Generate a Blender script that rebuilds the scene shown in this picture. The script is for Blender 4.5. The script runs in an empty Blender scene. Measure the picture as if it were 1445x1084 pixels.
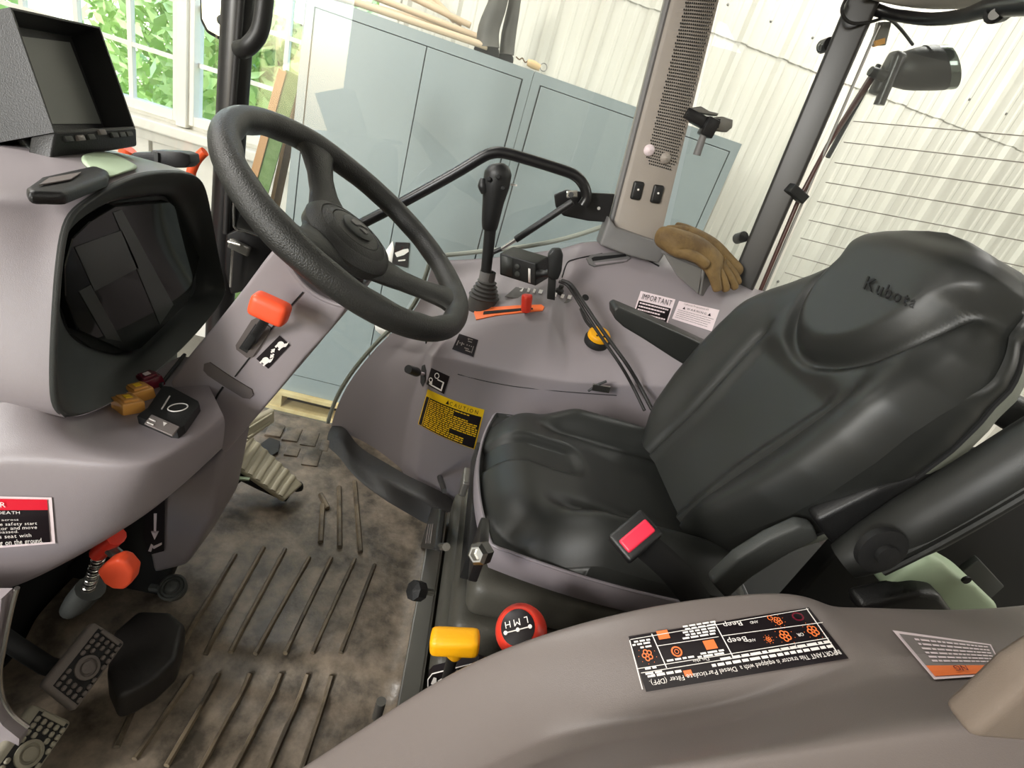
import bpy, bmesh, math, random
import numpy as np
from mathutils import Vector, Matrix
from mathutils.bvhtree import BVHTree
random.seed(7); rng = np.random.default_rng(7)
SC = bpy.context.scene; COL = SC.collection
# ------------------------------------------------------------------ camera
# world: X = towards the tractor's rear, Y = across the cab away from the open door, Z up, z=0 cab floor
FPX, CZ = 717.0, 0.92
_v = np.array([-477., 1434., FPX]); _v /= np.linalg.norm(_v)
_h = np.array([4871., 1262., FPX]); _h -= _v * (_h @ _v); _h /= np.linalg.norm(_h)
_y = np.cross(_h, _v); _y = _y if _y[2] > 0 else -_y
ROT = np.array([_h, _y, -_v])
EYE = np.array([0, 0, CZ])
cam = bpy.data.objects.new('camera', bpy.data.cameras.new('camera')); COL.objects.link(cam)
cam.data.sensor_width = 36; cam.data.lens = FPX / 1445 * 36; cam.data.clip_start = .02; cam.data.clip_end = 200
cx_, cy_, cz_ = ROT[:, 0], -ROT[:, 1], -ROT[:, 2]
cam.matrix_world = Matrix(((cx_[0], cy_[0], cz_[0], EYE[0]), (cx_[1], cy_[1], cz_[1], EYE[1]), (cx_[2], cy_[2], cz_[2], EYE[2]), (0, 0, 0, 1)))
SC.camera = cam
# ------------------------------------------------------------------ world, lights, exposure
W = bpy.data.worlds.new('world'); SC.world = W; W.use_nodes = True
nt = W.node_tree; bg = nt.nodes['Background']
sky = nt.nodes.new('ShaderNodeTexSky'); sky.sky_type = 'NISHITA'; sky.sun_elevation = math.radians(48); sky.sun_rotation = math.radians(200); sky.sun_disc = False
nt.links.new(sky.outputs[0], bg.inputs[0]); bg.inputs[1].default_value = 1.15
def area(name, loc, size, power, col=(1, .97, .92), target=None, sy=None):
    l = bpy.data.lights.new(name, 'AREA'); l.energy = power; l.size = size; l.color = col
    if sy: l.shape = 'RECTANGLE'; l.size_y = sy
    o = bpy.data.objects.new(name, l); COL.objects.link(o); o.location = loc
    d = (Vector(target) - Vector(loc)) if target else Vector((0, 0, -1))
    o.rotation_euler = d.to_track_quat('-Z', 'Y').to_euler(); return o
area('shop_lamp', (-3.1, -3.0, 1.95), .8, 215, target=(0, .7, .5), sy=1.2)
area('shop_lamp', (-2.0, .9, 2.5), .5, 50, target=(.2, .8, .4), sy=1.0)
area('shop_lamp', (1.6, -2.0, 2.5), .5, 8, target=(.5, .6, .5), sy=1.2)
area('shop_lamp', (1.6, 1.95, 2.75), .4, 50, target=(1.4, 2.4, .5), sy=1.4)
area('shop_lamp', (-1.0, 1.9, 2.75), .4, 28, target=(-.8, 2.4, .5), sy=1.2)
area('shop_lamp', (3.6, .5, 2.75), .5, 44, target=(3.2, 1.5, .5), sy=1.6)
SC.view_settings.view_transform = 'Standard'; SC.view_settings.look = 'None'
SC.view_settings.exposure = 0.0; SC.view_settings.gamma = 1.0
try: SC.view_settings.use_curve_mapping = False
except Exception: pass
# ------------------------------------------------------------------ pixel -> place helpers
def ray(px, py): return ROT @ np.array([px - 722.5, py - 542, FPX])
def P(px, py, y=None, z=None, x=None):
    r = ray(px, py)
    t = y / r[1] if y is not None else ((z - CZ) / r[2] if z is not None else x / r[0])
    return EYE + r * t
def PP(px, py, p0, n):
    r = ray(px, py); n = np.array(n); return EYE + r * (((np.array(p0) - EYE) @ n) / (r @ n))
def nrm(v): v = np.array(v, float); return v / np.linalg.norm(v)
# ------------------------------------------------------------------ materials
def lin(c):
    if isinstance(c, str): c = [int(c[i:i + 2], 16) / 255 for i in (1, 3, 5)]
    return tuple(((v + .055) / 1.055) ** 2.4 if v > .04045 else v / 12.92 for v in c)
MATS = {}
def mat(name, col, rough=.5, metal=0, bump=None, var=None, spec=.5, coat=0, emit=None):
    m = bpy.data.materials.new(name); m.use_nodes = True; n = m.node_tree.nodes; L = m.node_tree.links
    b = n['Principled BSDF']; c = lin(col); b.inputs['Base Color'].default_value = (*c, 1)
    b.inputs['Roughness'].default_value = rough; b.inputs['Metallic'].default_value = metal
    b.inputs['Specular IOR Level'].default_value = spec; b.inputs['Coat Weight'].default_value = coat
    tc = n.new('ShaderNodeTexCoord')
    if bump:
        t = n.new('ShaderNodeTexNoise'); t.inputs['Scale'].default_value = bump[0]; t.inputs['Detail'].default_value = 3
        bp = n.new('ShaderNodeBump'); bp.inputs['Strength'].default_value = bump[1]; bp.inputs['Distance'].default_value = .002
        L.new(tc.outputs['Object'], t.inputs['Vector']); L.new(t.outputs[0], bp.inputs['Height']); L.new(bp.outputs[0], b.inputs['Normal'])
    if var:   # (colour2, scale, lo, hi)
        t = n.new('ShaderNodeTexNoise'); t.inputs['Scale'].default_value = var[1]; t.inputs['Detail'].default_value = 6; t.inputs['Roughness'].default_value = .65
        r = n.new('ShaderNodeValToRGB'); r.color_ramp.elements[0].position = var[2]; r.color_ramp.elements[1].position = var[3]
        r.color_ramp.elements[0].color = (*c, 1); r.color_ramp.elements[1].color = (*lin(var[0]), 1)
        L.new(tc.outputs['Object'], t.inputs['Vector']); L.new(t.outputs[0], r.inputs[0]); L.new(r.outputs[0], b.inputs['Base Color'])
    if emit: b.inputs['Emission Color'].default_value = (*lin(emit[0]), 1); b.inputs['Emission Strength'].default_value = emit[1]
    MATS[name] = m; return m
def glass(name, tint=(.94, .96, .95), ior=1.45, haze=0.0):
    m = bpy.data.materials.new(name); m.use_nodes = True; n = m.node_tree.nodes; L = m.node_tree.links
    for x in list(n): n.remove(x)
    o = n.new('ShaderNodeOutputMaterial'); t = n.new('ShaderNodeBsdfTransparent'); t.inputs[0].default_value = (*tint, 1)
    g = n.new('ShaderNodeBsdfGlossy'); g.inputs['Roughness'].default_value = .0; lw = n.new('ShaderNodeLayerWeight'); lw.inputs[0].default_value = .5
    pw = n.new('ShaderNodeMath'); pw.operation = 'POWER'; pw.inputs[1].default_value = 5; L.new(lw.outputs['Facing'], pw.inputs[0])
    f = n.new('ShaderNodeMath'); f.operation = 'MULTIPLY_ADD'; f.inputs[1].default_value = .7; f.inputs[2].default_value = .035; L.new(pw.outputs[0], f.inputs[0])
    mx = n.new('ShaderNodeMixShader'); L.new(f.outputs[0], mx.inputs[0]); L.new(t.outputs[0], mx.inputs[1]); L.new(g.outputs[0], mx.inputs[2])
    last = mx
    if haze:
        d = n.new('ShaderNodeBsdfDiffuse'); d.inputs[0].default_value = (.8, .8, .78, 1); m2 = n.new('ShaderNodeMixShader'); m2.inputs[0].default_value = haze
        L.new(mx.outputs[0], m2.inputs[1]); L.new(d.outputs[0], m2.inputs[2]); last = m2
    L.new(last.outputs[0], o.inputs[0]); MATS[name] = m; return m
purple = mat('grey_purple_plastic', '#8d8588', .42, bump=(1200, .12), spec=.45)
hoodgrey = mat('charcoal_plastic', '#3f413f', .5, bump=(900, .2))
black = mat('black_plastic', '#1c1c1c', .42, bump=(700, .2))
blackp = mat('black_paint', '#1a191a', .32)
matte = mat('matte_black', '#141414', .7)
rubber = mat('black_rubber', '#232120', .6, bump=(300, .3))
wheelm = mat('wheel_rubber', '#2b2b29', .42, bump=(600, .5))
vinyl = mat('black_vinyl', '#262725', .42, bump=(1400, .12), spec=.5)
shellm = mat('seat_shell', '#74776c', .5, bump=(600, .3))
seatpan = mat('seat_pan', '#857e83', .42)
beige = mat('beige_trim', '#9c938a', .5, bump=(900, .25))
greybase = mat('grey_trim', '#6f6d6c', .5, bump=(900, .25))
cabm = mat('blue_grey_paint', '#949fa1', .4)
cabdark = mat('cabinet_joint', '#3b4446', .6)
wallm = mat('white_steel', '#d9d6cc', .38, bump=(30, .03))
trimw = mat('white_trim', '#e4e1d8', .45)
wood = mat('pale_pine', '#d6c595', .6, bump=(120, .3), var=('#c0a873', 9, .4, .7))
concrete = mat('concrete', '#77746b', .8, bump=(60, .4), var=('#5f5c55', 4, .35, .7))
matrub = mat('dusty_rubber_mat', '#463f36', .36, bump=(45, .8), var=('#978877', 13, .38, .68))
ribm = mat('mat_rib', '#7a6c58', .5, bump=(90, .6), var=('#4a4136', 13, .42, .62))
matplain = mat('rubber_dark', '#221f1d', .5, bump=(60, .3))
orange = mat('orange_knob', '#fb5a34', .45)
orangepl = mat('orange_plate', '#ff7d42', .45)
red = mat('red_knob', '#e8402f', .3)
redbtn = mat('red_button', '#e8304a', .4)
yellow = mat('yellow_knob', '#f0aa08', .45, bump=(200, .2))
yellow2 = mat('yellow_print', '#f2c50c', .45)
white = mat('white_print', '#efe9e4', .5)
pinkwhite = mat('label_white', '#e6d5d8', .45)
decalblack = mat('decal_black', '#1b1518', .34, spec=.3)
orangep = mat('orange_print', '#f07a3c', .4)
redp = mat('red_print', '#d8132e', .4)
greyp = mat('grey_print', '#7d7572', .4)
metal = mat('bright_steel', '#c9c7c2', .25, 1)
steel2 = mat('dull_steel', '#8c8a86', .4, .9)
amber = mat('amber_switch', '#e0a252', .2, coat=.5)
maroon = mat('maroon_switch', '#6a1a2c', .2, coat=.5)
screenm = mat('display_glass', '#151715', .06, spec=.6)
monscr = mat('monitor_screen', '#6d6f69', .35)  # grey base colour stands in for the reflection on the screen
leather = mat('tan_leather', '#7d643b', .75, bump=(160, .6), var=('#5c4729', 14, .4, .65))
pipem = mat('tan_pipe', '#cdb69a', .5)
bootm = mat('grey_rubber', '#4c4a46', .6, bump=(60, .3), var=('#65625c', 12, .4, .7))
tan2 = mat('tan_plastic', '#d9b98a', .5)
mint = mat('pale_green_plastic', '#b4c7a8', .5)
pedalm = mat('pale_tread', '#b5ad95', .4, bump=(200, .3))
padm = mat('worn_pad', '#6d6560', .6, bump=(200, .3))
padgrey = mat('grey_pad', '#8d8878', .6, bump=(200, .3))
greenp = mat('green_board', '#5c7a3f', .6, bump=(60, .3), var=('#6f8a52', 20, .4, .6))
boardw = mat('raw_board', '#b98f63', .65, bump=(60, .3))
brownb = mat('brown_board', '#6b5335', .7, bump=(60, .3))
orangem = mat('orange_paint', '#f25a2c', .4)
mirrorm = mat('mirror_glass', '#c8cfcd', .05, 1)
lamp_glass = mat('lamp_lens', '#8f9a93', .1, .9)
leafm = mat('leaf', '#b4d672', .5, var=('#e2efb0', 3, .3, .7))
bark = mat('bark', '#6b5a45', .8)
grassm = mat('grass', '#9fb56a', .8, var=('#7f9c4a', 6, .3, .7))
headl = mat('headliner', '#cfcac0', .8, bump=(300, .3))
wirem = mat('heater_wire', '#8a857c', .5)
brownrod = mat('brown_rod', '#4a2c25', .35)
bellm = mat('bellows', '#4b4942', .5, bump=(300, .2))
binm = mat('smoky_plastic', '#74726f', .25)
cream = mat('cream_fabric', '#d8cfae', .8)
dispgrey = mat('reflection_plate_grey', '#454845', .2)  # paler grey for reflections painted on the instrument display
bezelg = mat('bezel_grey', '#59514f', .5)
bootg = mat('boot_grey', '#454341', .55)
glassd = glass('door_glass', haze=.03)
glassr = glass('rear_glass', haze=.02)
glassw = glass('window_glass', (.97, .98, .97))
shaded = mat('shaded_plastic', '#716864', .40, bump=(1200, .12), spec=.5)  # console plastic darkened: the near fender's shade is put into its colour
beltbrown = mat('brown_moulding', '#7a6d62', .4, bump=(1200, .1))
pillarm = mat('pillar_paint', '#2b2927', .4)
skirtm = mat('skirt_rubber', '#1f1c1a', .55, bump=(80, .3))
sealm = mat('pale_seal', '#92968a', .5)
# ------------------------------------------------------------------ object helpers
def prop(o, label=None, cat=None, group=None, kind=None):
    for k, v in (('label', label), ('category', cat), ('group', group), ('kind', kind)):
        if v: o[k] = v
    return o
def thing(name, label, cat, loc=(0, 0, 0), group=None):
    o = bpy.data.objects.new(name, None); COL.objects.link(o); o.location = [float(v) for v in loc]; o.empty_display_size = .05
    return prop(o, label, cat, group)
def worg(o):
    v = Vector((0, 0, 0))
    while o is not None: v += o.location; o = o.parent
    return v
class MB:
    def __init__(s): s.v = []; s.f = []
    def add(s, vs, fs):
        b = len(s.v); s.v += [tuple(float(c) for c in v) for v in vs]; s.f += [tuple(b + i for i in f) for f in fs]; return s
    def bm(s, bm):
        bm.verts.ensure_lookup_table(); bm.verts.index_update()
        s.add([v.co for v in bm.verts], [[v.index for v in f.verts] for f in bm.faces]); bm.free(); return s
    def box(s, c, size, ax=(1, 0, 0), ay=None, az=None, bev=0, seg=2):
        ax = nrm(ax)
        if az is None and ay is None: az = np.array([0, 0, 1.]) if abs(ax[2]) < .9 else np.array([0, 1., 0])
        if ay is None: ay = nrm(np.cross(az, ax)); az = np.cross(ax, ay)
        else: ay = nrm(np.array(ay) - ax * (np.array(ay) @ ax)); az = np.cross(ax, ay)
        bm = bmesh.new(); bmesh.ops.create_cube(bm, size=1)
        bmesh.ops.scale(bm, vec=Vector([float(v) for v in size]), verts=bm.verts)
        if bev: bmesh.ops.bevel(bm, geom=bm.edges[:], offset=bev, segments=seg, profile=.6, affect='EDGES')
        M = Matrix((ax, ay, az)).transposed()
        for v in bm.verts: v.co = M @ v.co + Vector([float(q) for q in c])
        return s.bm(bm)
    def grid(s, rows, closed_u=False, closed_v=False, flip=False):
        n, m = len(rows), len(rows[0]); fs = []
        for i in range(n if closed_v else n - 1):
            for j in range(m if closed_u else m - 1):
                a, b, c, d = i * m + j, i * m + (j + 1) % m, ((i + 1) % n) * m + (j + 1) % m, ((i + 1) % n) * m + j
                fs.append((a, d, c, b) if flip else (a, b, c, d))
        return s.add([p for r in rows for p in r], fs)
    def sweep(s, pts, rad, n=12, up=(0, 0, 1), smooth=0, ratio=1., cap=True, closed=False):
        pts = [np.array(p, float) for p in pts]
        rad = [rad] * len(pts) if np.isscalar(rad) else list(rad)
        if smooth:
            q, r = [], []; N = len(pts)
            for i in range(N if closed else N - 1):
                g = (lambda k: pts[k % N]) if closed else (lambda k: pts[min(max(k, 0), N - 1)])
                p0, p1, p2, p3 = g(i - 1), g(i), g(i + 1), g(i + 2)
                for k in range(smooth):
                    t = k / smooth
                    q.append(.5 * (2 * p1 + (p2 - p0) * t + (2 * p0 - 5 * p1 + 4 * p2 - p3) * t * t + (3 * p1 - p0 - 3 * p2 + p3) * t ** 3))
                    r.append(tuple(np.array(rad[i]) * (1 - t) + np.array(rad[(i + 1) % N]) * t) if not np.isscalar(rad[i]) else rad[i] * (1 - t) + rad[(i + 1) % N] * t)
            if not closed: q.append(pts[-1]); r.append(rad[-1])
            pts, rad = q, r
        rows = []; N = len(pts); u = np.array(up, float)
        for i in range(N):
            a, b = (pts[(i - 1) % N], pts[(i + 1) % N]) if closed else (pts[max(i - 1, 0)], pts[min(i + 1, N - 1)])
            t = nrm(b - a); u2 = u - t * (u @ t)
            if np.linalg.norm(u2) < 1e-4: u2 = np.cross(t, [1, .3, .2])
            u2 = nrm(u2); w = np.cross(t, u2); u = u2
            r1 = rad[i]; rw, rh = (r1 if not np.isscalar(r1) else (r1, r1 * ratio))
            rows.append([pts[i] + w * rw * math.cos(a_) + u2 * rh * math.sin(a_) for a_ in np.linspace(0, 2 * math.pi, n, endpoint=False)])
        s.grid(rows, closed_u=True, closed_v=closed)
        if cap and not closed:
            b = len(s.v) - N * n; s.f.append(tuple(b + i for i in reversed(range(n)))); s.f.append(tuple(b + (N - 1) * n + i for i in range(n)))
        return s
    def lathe(s, c, axis, prof, n=24):
        ax = nrm(axis); e = nrm(np.cross(ax, [.3, .9, .1] if abs(ax[1]) < .9 else [1, 0, 0])); f = np.cross(ax, e); c = np.array(c, float)
        rows = [[c + ax * h + (e * math.cos(a) + f * math.sin(a)) * max(r, 1e-5) for a in np.linspace(0, 2 * math.pi, n, endpoint=False)] for r, h in prof]
        return s.grid(rows, closed_u=True)
    def prism(s, poly, d, bev=0, seg=3):
        """poly: 3D points in a plane, extruded by vector d"""
        bm = bmesh.new(); vs = [bm.verts.new([float(q) for q in p]) for p in poly]; f = bm.faces.new(vs)
        r = bmesh.ops.extrude_face_region(bm, geom=[f]); ev = [g for g in r['geom'] if isinstance(g, bmesh.types.BMVert)]
        bmesh.ops.translate(bm, vec=Vector([float(q) for q in d]), verts=ev); bmesh.ops.recalc_face_normals(bm, faces=bm.faces[:])
        if bev: bmesh.ops.bevel(bm, geom=bm.edges[:], offset=bev, segments=seg, profile=.55, affect='EDGES', clamp_overlap=True)
        return s.bm(bm)
    def build(s, name, m, parent=None, sub=0, smooth=True, label=None, cat=None, group=None, kind=None, angle=40, thick=0, recalc=True, bake=False):
        o_ = worg(parent); me = bpy.data.meshes.new(name)
        me.from_pydata([(v[0] - o_.x, v[1] - o_.y, v[2] - o_.z) for v in s.v], [], s.f)
        if recalc:
            bm = bmesh.new(); bm.from_mesh(me); bmesh.ops.recalc_face_normals(bm, faces=bm.faces[:]); bm.to_mesh(me); bm.free()
        me.materials.append(m); ob = bpy.data.objects.new(name, me); COL.objects.link(ob); ob.parent = parent
        if sub: md = ob.modifiers.new('s', 'SUBSURF'); md.levels = md.render_levels = sub
        if thick: md = ob.modifiers.new('t', 'SOLIDIFY'); md.thickness = thick; md.offset = -1
        if bake:
            dg = bpy.context.evaluated_depsgraph_get(); me2 = bpy.data.meshes.new_from_object(ob.evaluated_get(dg)); ob.modifiers.clear(); ob.data = me2; me = me2
        if smooth:
            me.polygons.foreach_set('use_smooth', [True] * len(me.polygons))
            if not sub:
                try: me.set_sharp_from_angle(angle=math.radians(angle))
                except Exception: pass
        prop(ob, label, cat, group, kind); return ob
def bvh(ob):
    o_ = worg(ob.parent); me = ob.data
    return BVHTree.FromPolygons([v.co + o_ for v in me.vertices], [p.vertices[:] for p in me.polygons])
def hit(bv, px, py):
    d = Vector(nrm(ray(px, py))); h = bv.ray_cast(Vector(EYE), d)
    if h[0] is None: return None, None
    n = h[1]; n = -n if n.dot(d) > 0 else n
    return np.array(h[0]), np.array(n)
def copy_tree(o, parent=None, loc=None):
    c = o.copy(); COL.objects.link(c); c.parent = parent
    if loc is not None: c.location = loc
    for k in list(o.children): copy_tree(k, c)
    return c
# ------------------------------------------------------------------ lettering
GL = {}
def glyphs():
    cu = bpy.data.curves.new('t', 'FONT'); cu.size = 1; cu.resolution_u = 2; ob = bpy.data.objects.new('t', cu); COL.objects.link(ob)
    for ch in "ABCDEFGHIJKLMNOPQRSTUVWXYZabcdefghijklmnopqrstuvwxyz0123456789().,'!-/":
        cu.body = ch; dg = bpy.context.evaluated_depsgraph_get(); dg.update(); me = bpy.data.meshes.new_from_object(ob.evaluated_get(dg))
        v = np.array([q.co[:2] for q in me.vertices]) if len(me.vertices) else np.zeros((0, 2))
        fs = [tuple(p.vertices) for p in me.polygons]
        GL[ch] = (v, fs, (v[:, 0].min(), v[:, 0].max()) if len(v) else (0, .3)); bpy.data.meshes.remove(me)
    bpy.data.objects.remove(ob); bpy.data.curves.remove(cu)
glyphs()
def layout(text, gap=.09):
    x = 0; vs = []; fs = []
    for ch in text:
        if ch == ' ': x += .32; continue
        v, f, (a, b) = GL[ch]; o = len(vs); vs += [(p[0] - a + x, p[1]) for p in v]; fs += [tuple(o + i for i in q) for q in f]; x += (b - a) + gap
    return np.array(vs), fs, x - gap
def homog(q):
    A = []; 
    for (u, v), (x, y) in zip(((0, 0), (1, 0), (1, 1), (0, 1)), q):
        A.append([u, v, 1, 0, 0, 0, -u * x, -v * x, x]); A.append([0, 0, 0, u, v, 1, -u * y, -v * y, y])
    A = np.array(A); h = np.linalg.solve(A[:, :8], A[:, 8]); return np.array([[h[0], h[1], h[2]], [h[3], h[4], h[5]], [h[6], h[7], 1]])
class Decal:
    """a flat printed sheet lying on a real surface: corners TL,TR,BR,BL of the sheet as read"""
    def __init__(s, name, parent, bv, quad, m, nu=6, nv=4, off=.0012, label=None, bow=0, plate=True):
        s.H = homog(quad); s.bv = bv; s.bow = bow; s.off = off; s.parent = parent; s.parts = {}
        n = np.array([hit(bv, *s.px(u, v))[1] for u in (.2, .5, .8) for v in (.2, .5, .8) if hit(bv, *s.px(u, v))[0] is not None])
        s.n = nrm(n.mean(0)); c = next(hit(bv, *s.px(u, .5))[0] for u in (.5, .6, .7, .8, .9) if hit(bv, *s.px(u, .5))[0] is not None); s.p0 = c
        rows = [[s.at(i / nu, j / nv, off) for i in range(nu + 1)] for j in range(nv + 1)]
        s.ob = MB().grid(rows).build(name, m, parent, smooth=True, label=label, angle=60) if plate else parent
    def px(s, u, v):
        q = s.H @ np.array([u, v + s.bow * 4 * u * (1 - u), 1]); return q[0] / q[2], q[1] / q[2]
    def uv(s, x, y):
        q = np.linalg.inv(s.H) @ np.array([x, y, 1]); return q[0] / q[2], q[1] / q[2]
    def at(s, u, v, off):
        p, n = hit(s.bv, *s.px(u, v))
        if p is None or abs((p - s.p0) @ s.n) > .06: p = PP(*s.px(u, v), s.p0, s.n)
        return p + s.n * off
    def mb(s, m): return s.parts.setdefault(m.name, (MB(), m))[0]
    def rect(s, u0, v0, u1, v1, m, off=2.0, n=1):
        b = s.mb(m); n = max(n, int(abs(u1 - u0) * 12) + 1); k = max(1, int(abs(v1 - v0) * 8))
        b.grid([[s.at(u0 + (u1 - u0) * i / n, v0 + (v1 - v0) * j / k, s.off * off) for i in range(n + 1)] for j in range(k + 1)])
    def poly(s, pts, m, off=2.4):
        s.mb(m).add([s.at(u, v, s.off * off) for u, v in pts], [tuple(range(len(pts)))])
    def disc(s, u, v, ru, rv, m, n=10, off=2.4): s.poly([(u + ru * math.cos(a), v + rv * math.sin(a)) for a in np.linspace(0, 6.283, n, endpoint=False)], m, off)
    def ring(s, u, v, ru, rv, m, w=.25, n=16, off=2.4):
        A = np.linspace(0, 6.283, n + 1)
        for a, b in zip(A[:-1], A[1:]): s.poly([(u + ru * k * math.cos(t), v + rv * k * math.sin(t)) for t, k in ((a, 1), (b, 1), (b, 1 - w), (a, 1 - w))], m, off)
    def text(s, t, u0, v0, u1, v1, m, off=2.6, gap=.09):
        """text filling the box u0..u1, cap height v1-v0"""
        vs, fs, w = layout(t, gap); b = s.mb(m)
        b.add([s.at(u0 + p[0] / w * (u1 - u0), v1 - p[1] / .69 * (v1 - v0), s.off * off) for p in vs], fs)
    def dashes(s, u0, u1, v, h, m, wmin=.03, wmax=.09, gap=.012):
        u = u0
        while u < u1 - wmin * .5:
            w = min(random.uniform(wmin, wmax), u1 - u); s.rect(u, v, u + w, v + h, m); u += w + gap
    def done(s):
        for k, (b, m) in s.parts.items():
            o = b.build('lettering' if 'print' in k or 'white' in k or 'black' in k else 'symbol', m, s.ob, smooth=False, recalc=False, kind='stuff')
        return s.ob
# ================================================================== SETTING
GZ = -.72; YW = 2.95; CEIL = 3.0
def struct(name, mb, m, parent=None, **k): return mb.build(name, m, parent, kind='structure', smooth=False, **k)
struct('floor', MB().box((.5, -1, GZ - .05), (11, 8.1, .1)), concrete)
struct('ceiling', MB().box((.5, -1, CEIL + .05), (11, 8.1, .1)), trimw)
# back wall: opening for the window, then ribbed steel sheets to its side
wx0, wx1, wz0, wz1 = -2.62, -.62, .47, 2.0
wall = MB()
wall.box((.5 - 3.0 - .31 * 0, YW + .06, (GZ + wz0) / 2), (5.0, .1, wz0 - GZ)); wall.v = []; wall.f = []
def wbox(x0, x1, z0, z1): wall.box(((x0 + x1) / 2, YW + .06, (z0 + z1) / 2), (x1 - x0, .1, z1 - z0))
wbox(-5, wx0, GZ, CEIL); wbox(wx0, wx1, GZ, wz0); wbox(wx0, wx1, wz1, CEIL); wbox(wx1, 6, GZ, CEIL)
wb = struct('wall_back', wall, trimw)
def sheet_mesh(x0, x1, z0, z1, dy=0):
    prof = []; x = x0
    per = .2286
    for k in range(4):
        b = x0 + k * per
        prof += [(b, 0), (b + .018, .022), (b + .045, .022), (b + .063, 0), (b + .105, 0), (b + .113, .005), (b + .125, .005), (b + .133, 0), (b + .165, 0), (b + .173, .005), (b + .185, .005), (b + .193, 0)]
    prof.append((x1, 0))
    rows = [[(x, YW - .002 - d - dy, z) for x, d in prof] for z in (z0, z1)]
    return MB().grid(rows)
s0 = None
for tier, (z0, z1, dy) in enumerate(((GZ, 1.62, 0), (1.60, CEIL, .006))):
    for k in range(6):
        x0 = -.62 + k * .9144
        ob = sheet_mesh(x0, x0 + .9144, z0, z1, dy).build('steel_panel' , wallm, wb, smooth=False)
sc = MB()
for z in (1.72, .6):
    for k in range(24):
        x = -.5 + k * .2286
        sc.lathe((x, YW - .009, z), (0, -1, 0), [(0, .008), (.006, .006), (.008, 0)], 8)
sc.build('panel_screw', steel2, wb, kind='stuff')
# wainscot battens and sill under the window
for x in np.arange(-2.6, -.6, .415): MB().box((x, YW, -.14), (.06, .03, 1.12), bev=.004).build('batten', trimw, wb, smooth=False)
struct('trim_1', MB().box((-1.6, YW - .03, .425), (2.2, .12, .05), bev=.008).box((-1.6, YW, .375), (2.14, .035, .07), bev=.004), trimw)
for nm, a, b in (('window_1', -2.56, -1.60), ('window_2', -1.545, -.68)):
    wn = thing(nm, None, None, ((a + b) / 2, YW, wz0)); wn['kind'] = 'structure'
    f = MB(); t = .045
    for x in (a, b): f.box((x, YW + .03, (wz0 + wz1) / 2), (t, .09, wz1 - wz0), bev=.004)
    for z in (wz0 + .0225, wz1 - .0225): f.box(((a + b) / 2, YW + .03, z), (b - a - t - .001, .086, t), bev=.002)
    f.build('window_frame', trimw, wn, smooth=False)
    nx = 4; xs = np.linspace(a, b, nx + 1); zs = np.linspace(wz0 + .04, wz1 - .04, 7)
    for x in xs[1:-1]: MB().box((x, YW + .035, (wz0 + wz1) / 2), (.02, .03, wz1 - wz0 - .08)).build('muntin', trimw, wn, smooth=False)
    for z in zs[1:-1]: MB().box(((a + b) / 2, YW + .035, z), (b - a - .05, .026, .02)).build('muntin', trimw, wn, smooth=False)
    for i in range(nx):
        for j in range(6):
            MB().box(((xs[i] + xs[i + 1]) / 2, YW + .04, (zs[j] + zs[j + 1]) / 2), (xs[i + 1] - xs[i] - .015, .004, zs[j + 1] - zs[j] - .015)).build('pane', glassw, wn, smooth=False)
for x in (-2.6, -1.572, -.64): MB().box((x, YW - .012, 1.235), (.075 if x != -1.572 else .05, .05, 1.56), bev=.005).build('casing', trimw, wb, smooth=False)
# the other walls, out of frame, with the open barn doorway the light comes through
w = MB(); w.box((-4.9, -1, 1.14), (.1, 8, 3.72)); struct('wall_left', w, trimw)
w = MB(); w.box((5.9, -1, 1.14), (.1, 8, 3.72)); struct('wall_right', w, trimw)
w = MB(); w.box((3.0, -4.95, 1.14), (6, .1, 3.72)).box((-4.6, -4.95, 1.14), (.6, .1, 3.72)).box((-2.15, -4.95, 2.65), (4.3, .1, .7)).box((-1.05, -4.95, 1.14), (2.1, .1, 3.72)); struct('wall_front', w, trimw)
# outdoors beyond the window
struct('ground', MB().box((-2, 9, -1.0), (26, 12, .1)), grassm)
def leaf_cloud(c, rad, n, name, par):
    c = np.array(c); d = rng.normal(size=(n, 3)); d /= np.linalg.norm(d, axis=1)[:, None]
    p = c + d * (rng.random((n, 1)) ** .4) * np.array(rad)
    a = rng.normal(size=(n, 3)); a /= np.linalg.norm(a, axis=1)[:, None]; b = np.cross(a, rng.normal(size=(n, 3))); b /= np.linalg.norm(b, axis=1)[:, None]
    s = .05 + .05 * rng.random((n, 1))
    V = np.stack([p - a * s, p + b * s * .45, p + a * s, p - b * s * .45], 1).reshape(-1, 3)
    m = MB(); m.v = [tuple(v) for v in V]; m.f = [(4 * i, 4 * i + 1, 4 * i + 2, 4 * i + 3) for i in range(n)]
    return m.build(name, leafm, par, smooth=False, recalc=False, kind='stuff')
for i, (x, y, h, lab) in enumerate(((-5.6, 5.6, 3.6, 'green shrub outside the window, behind the hooded monitor'), (-3.2, 6.3, 3.4, 'green shrub outside the middle of the window, by the wide white mullion'),
                                    (-1.5, 4.6, 2.6, 'green shrub outside the window, beside the blue-grey cabinet'))):
    t = thing('shrub', lab, 'shrub', (x, y, -.95), 'shrubs outside the window')
    b = MB()
    for k in range(5):
        e = np.array([x + random.uniform(-.5, .5), y + random.uniform(-.4, .4), -.95 + h * random.uniform(.6, 1)])
        b.sweep([(x + random.uniform(-.1, .1), y, -.95), (np.array([x, y, -.95]) + e) / 2 + [random.uniform(-.1, .1), 0, .1], e], [.03, .02, .008], 6, smooth=3)
    b.build('stem', bark, t)
    leaf_cloud((x, y, -.95 + h * .55), (1.15, .6, h * .62), 6500, 'foliage', t)
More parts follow.
